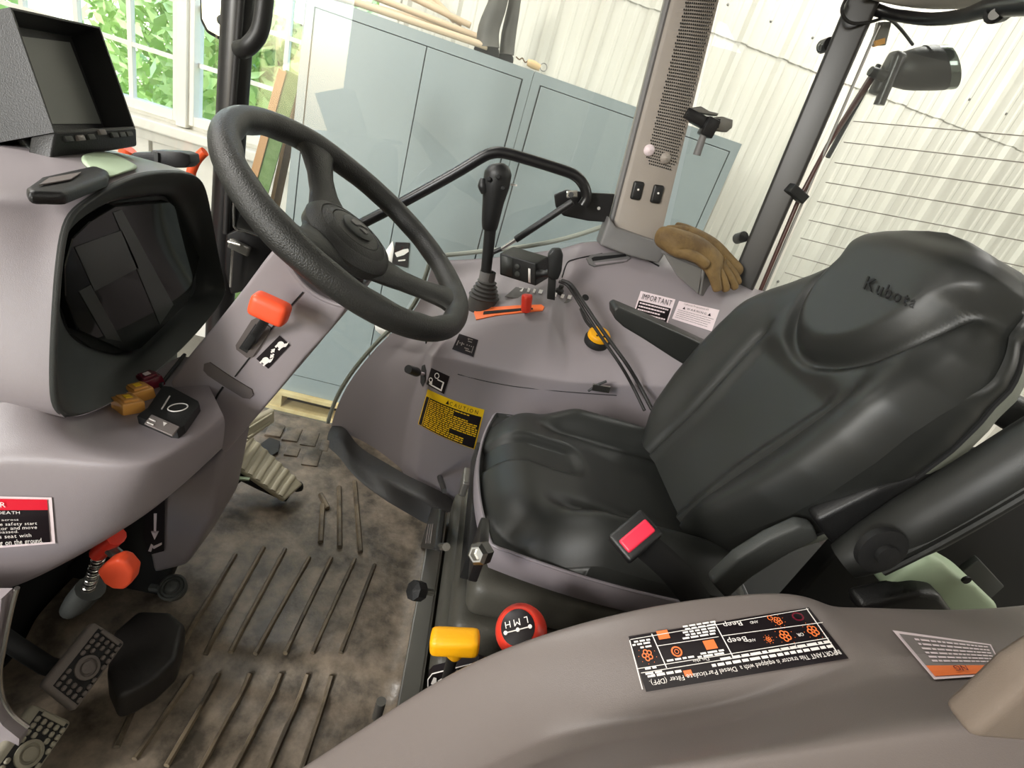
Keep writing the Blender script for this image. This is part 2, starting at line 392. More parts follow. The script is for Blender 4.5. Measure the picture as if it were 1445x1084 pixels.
# ================================================================== CABINETS ON A PALLET
YC, ZT = 2.40, 1.15
pal = thing('timber_pallet', 'pale timber pallet on the concrete under the blue-grey cabinets', 'pallet', (.1, 2.6, GZ))
for k, yy in enumerate((2.42, 2.66, 2.84)): MB().box((.1, yy, GZ + .012 + .0), (1.9, .09, .024), bev=.002).build('bottom_board', wood, pal, smooth=False)
for x in (-.80, -.2, .4, 1.0): MB().box((x, 2.63, GZ + .06), (.06, .5, .075)).build('stringer', wood, pal, smooth=False)
for k, yy in enumerate((2.42, 2.54, 2.66, 2.78, 2.86)): MB().box((.1, yy, GZ + .11), (1.9, .10 if yy < 2.8 else .06, .022), bev=.002).build('deck_board', wood, pal, smooth=False)
CB = GZ + .122
def cabinet(x0, x1, xm, lab):
    c = thing('steel_cabinet', lab, 'cabinet', ((x0 + x1) / 2, YC, CB), 'steel cabinets along the wall')
    b = MB()
    b.box(((x0 + x1) / 2, YC + .236, (CB + ZT) / 2), (x1 - x0, .44, ZT - CB), bev=.001)
    fr = .035
    b.box((x0 + fr / 2, YC + .008, (CB + ZT) / 2), (fr, .016, ZT - CB)); b.box((x1 - fr / 2, YC + .008, (CB + ZT) / 2), (fr, .016, ZT - CB))
    b.box(((x0 + x1) / 2, YC + .008, ZT - .02), (x1 - x0 - 2 * fr, .016, .04)); b.box(((x0 + x1) / 2, YC + .008, CB + .05), (x1 - x0 - 2 * fr, .016, .10))
    b.build('cabinet_body', cabm, c, smooth=False)
    z0, z1 = CB + .104, ZT - .044; xs = [x0 + fr + .004, xm, x1 - fr - .004]
    MB().box(((x0 + x1) / 2, YC + .011, (z0 + z1) / 2), (x1 - x0 - 2 * fr, .006, z1 - z0 + .006)).build('joint_shadow_strip', cabdark, c, smooth=False)
    for i in (0, 1):
        a, e = xs[i] + .002, xs[i + 1] - .002
        MB().box(((a + e) / 2, YC + .004, (z0 + z1) / 2), (e - a, .014, z1 - z0), bev=.002).build('cabinet_door', cabm, c, smooth=False)
    return c
cabinet(-.845, .062, -.37, 'blue-grey steel cabinet beside the window, tan pipes on its top')
cabinet(.064, 1.0, .55, 'blue-grey steel cabinet behind the perforated beige pillar, bare on top')
tag1 = thing('dark_sign_plate', 'small black plate with a white symbol behind the steering wheel spokes', 'plate', P(565, 357, y=YC - .02))
ctr = P(565, 357, y=YC - .02)
pl = [P(x, y, y=YC - .012) for x, y in ((558, 342), (578, 343), (575, 378), (553, 373))]
MB().prism(pl, (0, .008, 0)).build('plate', decalblack, tag1, smooth=False)
MB().prism([P(x, y, y=YC - .014) for x, y in ((557, 357), (569, 352), (576, 351), (577, 355), (570, 360), (560, 363))], (0, .001, 0)).build('symbol', white, tag1, smooth=False)
MB().prism([P(x, y, y=YC - .014) for x, y in ((562, 367), (572, 366), (572, 368), (562, 369))], (0, .001, 0)).build('symbol', white, tag1, smooth=False)
pap = thing('paper_sheet', 'loose white paper hanging beside the small black plate', 'paper', P(545, 370, y=YC - .02))
MB().grid([[P(554, 340, y=YC - .01), P(556, 352, y=YC - .015)], [P(540, 360, y=YC - .02), P(553, 370, y=YC - .012)], [P(533, 366, y=YC - .01), P(557, 392, y=YC - .012)]]).build('sheet', white, pap, thick=.001)
pap2 = thing('paper_sheet', 'white paper corner low on the cabinet, beyond the fender arch', 'paper', P(535, 465, y=YC - .02))
MB().grid([[P(528, 455, y=YC - .01), P(552, 455, y=YC - .01)], [P(530, 466, y=YC - .016), P(550, 470, y=YC - .01)], [P(540, 474, y=YC - .012), P(548, 476, y=YC - .01)]]).build('sheet', white, pap2, thick=.001)
# on the cabinets
def on_top(px, py, y): return P(px, py, y=y)
pipes = [  # (px,py) pairs, depth y, radius, label
    ((505, 4), (688, 66), 2.50, .013, 'lowest front tan pipe on the cabinet'),
    ((525, 10), (650, 44), 2.60, .013, 'tan pipe with an open hollow end facing out'),
    ((545, 2), (690, 58), 2.55, .012, 'tan pipe just above the lowest one, end behind the grey boots'),
    ((560, -14), (664, 36), 2.62, .012, 'thin tan pipe steeply sloped in the middle of the bundle'),
    ((580, -14), (652, 34), 2.66, .012, 'tan pipe sloped upward second from the top of the bundle'),
    ((604, -10), (642, 30), 2.70, .012, 'uppermost tan pipe of the bundle, against the white wall')]
for (a, b, y, r, lab) in pipes:
    A, B = P(*a, y=y), P(*b, y=y)
    d = nrm(B - A); t = thing('plastic_pipe', lab, 'pipe', A, 'tan pipes on the cabinet')
    A2 = A - d * .25
    m = MB(); n = nrm(np.cross(d, [0, 0, 1])); k = np.cross(n, d)
    ang = np.linspace(0, 2 * math.pi, 16, endpoint=False)
    cir = lambda c, rr: [c + (n * math.cos(q) + k * math.sin(q)) * rr for q in ang]
    m.grid([cir(A2, r * .8), cir(A2, r), cir(B, r), cir(B, r * .78), cir(A2, r * .78)], closed_u=True)
    m.build('pipe', pipem, t)
for (pts, y, lab, w) in (([(688, 67), (690, 40), (703, 2), (706, -30)], 2.52, 'grey rubber boot standing on the cabinet, beside the pipes', (.047, .042, .036, .04)),
                         ([(715, 77), (718, 48), (726, 4), (729, -30)], 2.58, 'narrower grey rubber boot behind its pair on the cabinet', (.03, .03, .024, .03))):
    t = thing('rubber_boot', lab, 'boot', P(*pts[0], y=y), 'rubber boots on the cabinet')
    MB().sweep([P(*q, y=y) for q in pts], [(r * 1.05, r * .8) for r in w], 14, up=(0, 1, 0), smooth=4).build('shaft', bootm, t)
    b = P(*pts[0], y=y)
    MB().sweep([b + [0, .02, -.012], b + [0, .0, -.02]], [(w[0] * 1.15, w[0] * .9)] * 2, 14, up=(0, 1, 0)).build('sole', matte, t)
t = thing('whistle_tag', 'small tan tag with a wire ring on the cabinet top', 'tag', P(752, 92, y=2.45))
MB().sweep([P(744, 88, y=2.45), P(752, 91, y=2.45), P(762, 96, y=2.45)], [.012, .016, .012], 10, smooth=3).build('tag_body', tan2, t)
c = P(767, 95, y=2.45); MB().sweep([c + np.array([math.cos(a), 0, math.sin(a)]) * .014 for a in np.linspace(0, 6.28, 14, endpoint=False)], .0022, 6, closed=True).build('ring', steel2, t)
MB().sweep([P(x, y, y=2.45) for x, y in ((728, 80), (733, 84), (737, 82), (741, 88), (745, 86))], .003, 6, smooth=4).build('chain', brownb, t)
# boards leaning beside the cabinet
for (a, b, y0, y1, wd, m, lab) in (((414, 104), (362, 292), 2.50, 2.42, .062, greenp, 'green painted board leaning beside the cabinet'), ((424, 130), (388, 300), 2.62, 2.5, .03, brownb, 'brown board leaning behind the green one, next to the cabinet')):
    A, B = P(*a, y=y0), P(*b, y=y1); d = nrm(A - B); B2 = B - d * ((B[2] - GZ) / d[2]); t = thing('leaning_board', lab, 'board', B2, 'boards leaning by the cabinet')
    c = (A + B2) / 2; L = np.linalg.norm(A - B2)
    MB().box(c, (L, wd, .02), ax=d, ay=(1, .25, 0), bev=.002).build('board_face', m, t, smooth=False)
    s_ = nrm(np.cross(d, (0, 1, 0))); MB().box(c + np.array([-wd * .62, -.012, 0]), (L, wd * .5, .03), ax=d, ay=(1, .25, 0), bev=.002).build('board_edge', boardw, t, smooth=False)
# ================================================================== TRACTOR CAB FRAME
YG = 1.335
cab = thing('tractor_cab', 'black framed tractor cab with glass door, beige headliner and dark corner pillars', 'tractor cab', (.1, .69, -.06))
def bar(pts, r, name, m, par, n=12, smooth=4, up=(0, 1, 0), **k): return MB().sweep(pts, r, n, smooth=smooth, up=up).build(name, m, par, **k)
# cab floor pan and the body under it
fp = MB(); fp.box((.1, .69, -.085), (1.44, 1.26, .05), bev=.01); fp.build('floor_pan', blackp, cab, smooth=False)
MB().box((.12, .69, -.3), (1.2, .9, .42), bev=.03).build('chassis_tunnel', matte, cab, smooth=False)
# front corner pillar
a0, a1 = P(337, 0, y=1.32), P(312, 420, y=1.32)
d = a0 - a1
bar([a1 - d * .25, a1, a0, a0 + d * .55], [(.034, .026)] * 4, 'front_pillar', blackp, cab, smooth=0)
bar([P(319, 330, y=1.285), P(326, 180, y=1.285), P(340, 0, y=1.285), P(344, -80, y=1.285)], .007, 'pillar_seal', rubber, cab)
bar([P(378, -70, y=1.25), P(373, 5, y=1.25), P(366, 45, y=1.25), P(350, 66, y=1.25), P(338, 70, y=1.27)], .017, 'pillar_grab_handle', black, cab)
# rear corner pillar
c0, c1 = P(1219, 0, y=1.33), P(1044, 410, y=1.33); d = c0 - c1
MB().box((c0 + c1) / 2 - d * .1, (np.linalg.norm(d) * 1.9, .062, .05), ax=nrm(d), ay=(.85, -.5, 0), bev=.008, seg=3).build('rear_pillar', pillarm, cab)
MB().sweep([P(1160, 66, y=1.36), P(1171, 62, y=1.335)], [.014, .014], 14).build('hinge_boss', black, cab); MB().sweep([P(1158, 66, y=1.35), P(1160, 66, y=1.345)], [.008, .008], 12).build('hinge_pin', steel2, cab)
MB().sweep([P(1040, 337, y=1.36), P(1050, 334, y=1.335)], [.014, .014], 14).build('hinge_boss', black, cab)
# near-side door pillars outside the frame hold the roof up
for x0_, x1_, zz in ((-.66, -.62, 1.45), (.35, .33, 1.45), (.80, .75, 1.45)): MB().sweep([(x0_, .05 if x0_ < .3 else .02, -.05), (x1_, .05 if x0_ < .3 else .02, zz)], [(.03, .025)] * 2, 12, up=(0, 1, 0)).build('near_pillar', blackp, cab) if x0_ > .7 else None
# roof and headliner
rf = MB(); rf.box((.12, .69, 1.645), (1.75, 1.46, .12), bev=.05, seg=4); rf.build('roof_shell', black, cab)
hl = [[P(1212, -16, y=1.27), P(1250, -2, y=1.27), P(1300, 4, y=1.24), P(1370, 6, y=1.15), P(1450, 0, y=1.0), P(1560, -10, y=.8)],
      [P(1222, 12, y=1.29), P(1262, 21, y=1.29), P(1310, 26, y=1.26), P(1375, 24, y=1.17), P(1450, 12, y=1.02), P(1560, 0, y=.82)]]
top = [[np.array([q[0] - .25, q[1] - .12, 1.53]) for q in hl[0]], [np.array([q[0] - .04, q[1], q[2] + .05]) for q in hl[0]]]
MB().grid(top[:1] + [hl[0], hl[1], [q + np.array([.05, .03, .08]) for q in hl[1]]]).build('headliner', headl, cab, sub=1)
# rear cross tube with its clamp
bar([P(1228, 10, y=1.33), P(1258, 20, y=1.3), P(1310, 27, y=1.22), P(1360, 22, y=1.12), P(1400, 10, y=1.05), P(1470, 2, y=.95), P(1560, -8, y=.85)], [.013, .011, .011, .012, .016, .018, .018], 'rear_cross_tube', blackp, cab)
MB().sweep([P(1404, 18, y=1.03), P(1416, 16, y=1.05)], [.016, .016], 14).build('rear_window_hinge', black, cab); MB().sweep([P(1403, 20, y=1.02), P(1406, 20, y=1.03)], [.008] * 2, 12).build('hinge_pin', steel2, cab)
bar([P(1196, -6, y=1.29), P(1188, 12, y=1.28), P(1192, 26, y=1.28), P(1205, 33, y=1.29), P(1228, 31, y=1.3), P(1252, 26, y=1.34), P(1270, 40, y=1.38), P(1288, 63, y=1.42)], .0032, 'lamp_cable', rubber, cab, 8)
# right door: glass, grab bar, gas strut, bracket
door = thing('glass_door', None, None, (0, YG, 0)); door.parent = cab; door.location = Vector((0, YG, .2)) - cab.location
def panel(poly, dy, name, m, par): return MB().prism(poly, (0, dy, 0)).build(name, m, par, smooth=False)
gp = [P(318, 420, y=YG), P(340, -120, y=YG), P(968, -120, y=YG), P(872, 336, y=YG), P(700, 356, y=YG), P(612, 366, y=YG), P(585, 398, y=YG), P(540, 440, y=YG), P(480, 530, y=YG), P(455, 600, y=YG), P(440, 660, y=YG)]
gp = [P(318, 420, y=YG), P(340, -120, y=YG), P(968, -120, y=YG), P(872, 336, y=YG)] + [P(x, y, y=YG) for x, y in ((700, 352), (615, 362), (596, 395), (570, 440), (500, 520), (474, 570), (459, 615), (430, 640), (360, 590), (330, 480))]
panel(gp, .005, 'glass_pane', glassd, door)
bar([P(x, y, y=YG) for x, y in ((459, 615), (466, 585), (480, 552), (503, 517), (537, 478), (572, 446), (592, 415), (602, 385), (614, 364), (660, 357), (740, 348), (800, 336), (856, 318))], .006, 'door_seal', sealm, door, 8)
bar([P(x, y, y=1.27) for x, y in ((478, 333), (500, 321), (560, 290), (640, 246), (680, 222), (696, 216), (712, 216), (745, 225), (790, 239), (812, 248), (824, 262), (828, 278), (822, 290))], .0125, 'grab_bar', blackp, door, 14)
MB().prism([P(x, y, y=1.30) for x, y in ((782, 275), (800, 268), (830, 272), (868, 274), (858, 314), (830, 312), (795, 305), (784, 292))], (0, .012, 0), bev=.003).build('hinge_bracket', blackp, door, smooth=False)
MB().sweep([P(845, 294, y=1.296), P(845, 294, y=1.30)], [.004, .004], 10).build('bracket_bolt', steel2, door)
MB().box(P(807, 274, y=1.262), (.026, .012, .016), ax=(.93, 0, .35), bev=.003).build('strut_bracket', metal, door, smooth=False)
MB().sweep([P(806, 275, y=1.252), P(806, 275, y=1.26)], [.006] * 2, 10).build('strut_pin', black, door)
bar([P(808, 285, y=1.25), P(728, 338, y=1.28)], .0085, 'gas_strut', black, door, smooth=0)
bar([P(728, 338, y=1.28), P(706, 352, y=1.29)], .005, 'strut_rod', metal, door, smooth=0)
bar([P(708, 351, y=1.29), P(696, 356, y=1.295)], .006, 'strut_end', black, door, smooth=0)
# quarter glass, rear glass with heater wires, windshield
panel([P(942, 336, y=YG), P(1030, -60, y=YG), P(1200, -60, y=YG), P(1048, 415, y=YG), P(1000, 400, y=YG)], .004, 'quarter_glass', glassr, cab)
XR = .80
RGD = nrm([.61, -.79, .089]); RG0 = P(1095, 400, y=1.32); RGN = np.cross(RGD, P(1205, 172, y=1.32) - RG0)
def RG(px, py):  # point on the rear glass plane (leans forward at the top)
    return PP(px, py, RG0, RGN)
g = [RG(1076, 430), RG(1252, 20), RG(1252, 20) + RGD * 1.0, RG(1076, 430) + RGD * 1.0]
rearw = thing('rear_window', None, None); rearw.parent = cab; rearw.location = Vector((XR, .7, 1.0)) - cab.location
MB().prism(g, (.004, 0, 0)).build('glass_pane', glassr, rearw, smooth=False)
bar([RG(1072, 425), RG(1160, 222), RG(1240, 36)], .0035, 'window_edge', steel2, rearw, smooth=0, n=8)
p_up, p_dn = RG(1205, 172), RG(1095, 415)
for k in range(10):
    t = k / 9.3; a = p_up + (p_dn - p_up) * t; b = a + RGD * .98
    MB().sweep([a + [-.004, -.003, 0], b + [-.004, -.003, 0]], .0011, 5).build('heater_wire', wirem, rearw)
MB().box(P(1124, 273, y=1.29), (.05, .03, .022), ax=(.9, 0, -.3), bev=.003).build('rod_clip', black, rearw, smooth=False)
bar([P(1072, 412, y=1.34), P(1128, 280, y=1.34), P(1168, 205, y=1.35), P(1236, 100, y=1.4)], [.0055, .0055, .0055, .009], 'window_stay', brownrod, rearw, smooth=0, n=10)
bar([P(1168, 222, y=1.36), P(1240, 92, y=1.4)], .006, 'stay_sleeve', black, rearw, smooth=0, n=10)
MB().box(P(1428, 582, x=.83), (.035, .085, .05), ax=(1, 0, .1), bev=.014, seg=3).build('rear_window_latch', black, rearw)
MB().prism([P(-150, 330, x=-.92), P(-60, -160, x=-.86), P(312, -160, y=1.30), P(300, 330, y=1.30)], (-.004, 0, 0)).build('windshield_glass', glassw, cab, smooth=False)
# lower front corner: black box with latch beyond the steering column
MB().prism([P(x, y, y=1.28) for x, y in ((318, 330), (345, 318), (372, 322), (412, 372), (395, 400), (325, 416), (316, 380))], (0, .03, 0), bev=.006).build('front_corner_box', blackp, cab)
bar([P(x, y, y=1.26) for x, y in ((331, 272), (330, 320), (345, 326), (398, 344))], .003, 'corner_edge', metal, cab, 6, smooth=2)
MB().box(P(338, 349, y=1.26), (.05, .012, .025), ax=(.95, 0, -.2), bev=.004).build('corner_latch', steel2, cab, smooth=False); bar([P(322, 341, y=1.25), P(340, 346, y=1.25)], .004, 'latch_lever', metal, cab, 8, smooth=0)
bar([P(328, 352, y=1.255), P(325, 405, y=1.255)], .003, 'latch_rod', metal, cab, 6, smooth=0)
MB().sweep([P(352, 300, y=1.29), P(385, 322, y=1.29)], [.05, .035], 14).build('corner_cover', black, cab)
# near lower front: door opening edge and dark footwell wall
bar([P(x, y, y=.34) for x, y in ((24, 830), (16, 860), (6, 910), (0, 950), (4, 985), (18, 1008), (40, 1026))], .0022, 'door_opening_edge', metal, cab, 8)
MB().prism([P(x, y, y=.345) for x, y in ((15, 860), (4, 910), (-1, 950), (3, 985), (17, 1008), (40, 1027), (20, 1200), (-180, 1200), (-180, 830), (18, 830))], (0, -.012, 0)).build('door_opening_panel', purple, cab, smooth=False)
MB().prism([(-.56, .36, -.05), (-.56, .98, -.05), (-.50, .90, .30), (-.50, .36, .36)], (-.03, 0, 0)).build('firewall', matte, cab, smooth=False)
# outside mirror and beacon-like latch seen through the glass
mir = thing('outside_mirror', 'square black-rimmed outside mirror beside the front pillar', 'mirror', P(300, 20, y=1.5))
MB().prism([P(x, y, y=1.5) for x, y in ((280, -60), (281, 28), (290, 46), (312, 58), (322, 52), (332, -60))], (0, .05, 0), bev=.008).build('mirror_housing', black, mir)
bar([P(338, 20, y=1.33), P(325, 24, y=1.42), P(312, 30, y=1.51)], .012, 'mirror_arm', blackp, mir)
MB().prism([P(x, y, y=1.497) for x, y in ((284, -58), (286, 26), (294, 42), (313, 53), (316, 40), (322, -58))], (0, -.002, 0)).build('mirror_face', mirrorm, mir, smooth=False)
# ------------------------------------------------------------------ perforated pillar trim (things on the B pillar)
bp = thing('pillar_trim', 'beige perforated pillar cover with two black rocker switches above the gloves', 'pillar cover', P(890, 330, y=1.3))
ya = 1.30
def bpq(s, t):  # s across 0..1, t up 0(bottom)..1(top)
    l = np.array(P(864, 322, y=ya)) * (1 - t) + np.array(P(962, -60, y=ya)) * t; r = np.array(P(932, 346, y=ya)) * (1 - t) + np.array(P(1032, -60, y=ya)) * t
    return l + (r - l) * s
rows = []
for t in np.linspace(-.04, 1, 12):
    r = []
    for s, dy in ((-.02, .06), (-.02, .012), (.03, .002), (.09, 0), (.5, -.004), (.9, 0), (.97, .003), (1.0, .014), (1.0, .06)): r.append(bpq(s, t) + np.array([0, dy, 0]))
    rows.append(r)
tp = MB().grid(rows).build('trim_panel', beige, bp, angle=50)
bar([bpq(-.03, t) + np.array([0, .01, 0]) for t in (0, .5, 1)], .007, 'trim_edge', greybase, bp, 8, smooth=0)
holes = MB(); nrm_y = np.array([0, -1, 0.]); M1 = 14
for i, t in enumerate(np.arange(.30, 1.0, .0108)):
    for j in range(M1):
        s = .30 + .60 * (j + (.5 if i % 2 else 0)) / M1
        if t < .315 and (s < .36 or s > .82): continue
        s2 = s
        c = bpq(s2, t) + np.array([0, -.0058, 0]); e = (bpq(s2 + .001, t) - bpq(s2, t)); e = e / np.linalg.norm(e); u = nrm(bpq(s2, t + .001) - bpq(s2, t))
        holes.add([c + (e * math.cos(a) + u * math.sin(a)) * .0019 for a in np.linspace(0, 6.283, 6, endpoint=False)], [tuple(range(6))])
holes.build('perforated_grille', matte, bp, smooth=False, kind='stuff', recalc=False)
for (x, y) in ((916, 212), (939, 223)): MB().lathe(P(x, y, y=ya - .004), (0, -1, 0), [(.0125, -.002), (.0125, .002), (.009, .006), (0, .008)], 16).build('trim_screw_cap', pinkwhite if x < 920 else beige, bp)
for (x, y, lab) in ((899, 269, None), (927, 274, None)):
    c = P(x, y, y=ya - .004); ax = nrm(bpq(.5, .2) - bpq(.5, .1))
    s_ = MB().box(c, (.042, .026, .012), ax=ax, ay=(1, 0, .1), bev=.006, seg=3).build('rocker_switch', black, bp)
    MB().box(c + np.array([0, -.005, 0]), (.028, .015, .006), ax=ax, ay=(1, 0, .1), bev=.003).build('rocker', matte, s_)
    MB().lathe(c + np.array([0, -.009, 0]) + ax * .003, (0, -1, 0), [(.0025, -.001), (.0025, .001), (0, .0012)], 8).build('symbol', white, s_)
# base of the trim
q = lambda x, y, yy: P(x, y, y=yy)
MB().prism([q(860, 306, 1.27), q(870, 322, 1.262), q(934, 344, 1.262), q(944, 350, 1.27), q(930, 372, 1.25), q(890, 362, 1.25), q(846, 346, 1.26)], (0, .06, 0), bev=.006).build('trim_foot', greybase, bp)
# window latch outside the perforated pillar
wl = thing('window_latch', 'black latch arm with a forked silver head and grey peg beside the perforated pillar', 'latch', P(985, 170, y=1.3))
MB().box(P(985, 169, y=1.31), (.075, .03, .025), ax=(.95, 0, -.12), bev=.006).box(P(1000, 180, y=1.30), (.03, .035, .04), ax=(.95, 0, -.1), bev=.005).build('latch_arm', blackp, wl)
MB().prism([P(x, y, y=1.30) for x, y in ((975, 152), (990, 150), (1002, 157), (1015, 160), (1012, 164), (976, 158))], (0, .03, 0), bev=.002).build('latch_cover', steel2, wl)
fk = [(1008, 166), (1020, 164), (1035, 169), (1034, 180), (1026, 187), (1006, 184)]
MB().prism([P(x, y, y=1.295) for x, y in fk], (0, .03, 0), bev=.003).build('latch_fork', steel2, wl)
for o in ((1011, 170, 8, 5), (1009, 178, 8, 5)):
    MB().prism([P(o[0] - 4, o[1] - 3, y=1.293), P(o[0] + 6, o[1] - 2, y=1.293), P(o[0] + 5, o[1] + 3, y=1.293), P(o[0] - 4, o[1] + 2, y=1.293)], (0, .004, 0)).build('fork_slot', matte, wl, smooth=False)
bar([P(993, 190, y=1.295), P(983, 219, y=1.295)], [.008, .009], 'peg', greybase, wl, smooth=0)
# work lamp behind the rear corner pillar
lm = thing('work_lamp', 'black bullet-shaped work lamp on a bracket outside the rear window', 'lamp', P(1255, 105, y=1.40))
A = P(1272, 98, y=1.42); B = P(1335, 96, y=1.42); ax = nrm(B - A + np.array([0, -.02, 0]))
_lh = MB().lathe(A, ax, [(0, -.028), (.02, -.026), (.036, -.01), (.044, .02), (.046, .04), (.0475, .05), (.0475, .070)], 28)
def slant(m_):
    dn2 = nrm(P(1300, 130, y=1.42) - P(1300, 70, y=1.42))
    for i_, v_ in enumerate(m_.v):
        v_ = np.array(v_); h_ = (v_ - A) @ ax
        if h_ > .045: m_.v[i_] = tuple(v_ + ax * ((v_ - A) @ dn2) * .55)
    return m_
slant(_lh).build('lamp_housing', black, lm)
slant(MB().lathe(A, ax, [(.046, .066), (.047, .082), (.0465, .088), (.0, .090)], 28)).build('lamp_lens', lamp_glass, lm)
MB().box(P(1252, 104, y=1.385), (.09, .03, .035), ax=nrm(P(1270, 75, y=1.38) - P(1238, 132, y=1.38)), bev=.01, seg=3).build('lamp_bracket', black, lm)
MB().sweep([P(1240, 148, y=1.37), P(1268, 80, y=1.37)], [.012, .012], 14).build('pivot_arm', blackp, lm)
MB().sweep([P(1228, 100, y=1.37), P(1248, 108, y=1.37)], [.01, .013], 12).build('pivot_knob', black, lm)
MB().box(P(1243, 48, y=1.38), (.03, .012, .045), ax=(.9, 0, .3), bev=.002).build('bracket_plate', steel2, lm, smooth=False); MB().box(P(1240, 60, y=1.375), (.022, .01, .012), ax=(.8, 0, .5)).build('bracket_tab', amber, lm, smooth=False)
# ================================================================== FLOOR MAT
fm = thing('floor_mat', 'worn dusty black rubber floor mat with raised ribs under the pedals', 'floor mat', (-.15, .8, 0))
def zf(x, y):  # shallow lower step by the door
    t = min(max((y - .545) / .05, 0), 1); t = t * t * (3 - 2 * t); return -.035 + .035 * t
rows = []
for y in [.30, .36, .42, .48, .53, .55, .57, .585, .60, .64, .70, .76, .82, .88, .94, 1.0, 1.06, 1.12, 1.18, 1.24, 1.29, 1.318]:
    r = []
    for x in np.linspace(-.54, .115, 32):
        lump = .004 * math.sin(x * 13 + y * 4) * math.sin(y * 11 + 1) if y > .6 else .002 * math.sin(x * 9)
        edge = max(0, (x - .06) / .055) ** 2 * (.10 if y < .95 else .03)
        r.append((x, y, zf(x, y) + lump + edge + .004))
    rows.append(r)
MB().grid(rows).build('mat_sheet', matrub, fm, sub=1, recalc=True)
def rib(a, b, w, h=.006, m=ribm):
    a, b = np.array(a), np.array(b); n = 6; pts = [a + (b - a) * k / n for k in range(n + 1)]
    pts = [np.array([p[0], p[1], zf(p[0], p[1]) + .006]) for p in pts]
    MB().sweep(pts, [(w, h)] * (n + 1), 6, up=(0, 0, 1)).build('rib', m, fm)
for (p0, p1) in (((332, 786), (255, 915)), ((372, 776), (290, 922)), ((402, 778), (325, 922)), ((436, 790), (360, 925)), ((467, 790), (402, 925)), ((500, 792), (440, 925)), ((528, 800), (480, 925))):
    rib(P(*p0, z=0), P(*p1, z=0), .0045, m=ribm)
for (p0, p1) in (((455, 715), (452, 768)), ((478, 690), (479, 775)), ((500, 682), (508, 782)), ((452, 700), (462, 720))): rib(P(*p0, z=0), P(*p1, z=0), .006)
for (p0, p1) in (((205, 965), (165, 1058)), ((270, 958), (190, 1075)), ((308, 958), (235, 1084)), ((352, 960), (282, 1090)), ((395, 962), (330, 1090)), ((432, 965), (378, 1090)), ((465, 968), (425, 1090))):
    rib(P(*p0, z=-.035), P(*p1, z=-.035), .0045)
# stone-like pads at the mat's far end
for (x, y, w, h) in ((388, 610, 26, 20), (412, 616, 26, 22), (437, 622, 26, 24), (412, 640, 22, 14), (440, 648, 26, 26), (458, 632, 14, 18)):
    c = P(x, y, z=0); MB().box(c + np.array([0, 0, .004]), (w / 620, h / 340, .012), ax=(1, .12, 0), ay=(-.12, 1, 0), bev=.004).build('raised_pad', matrub, fm)
MB().prism([P(x, y, z=.006) for x, y in ((363, 632), (380, 620), (395, 625), (392, 640), (378, 648))], (0, 0, .006)).build('dark_pad', matplain, fm, smooth=False)
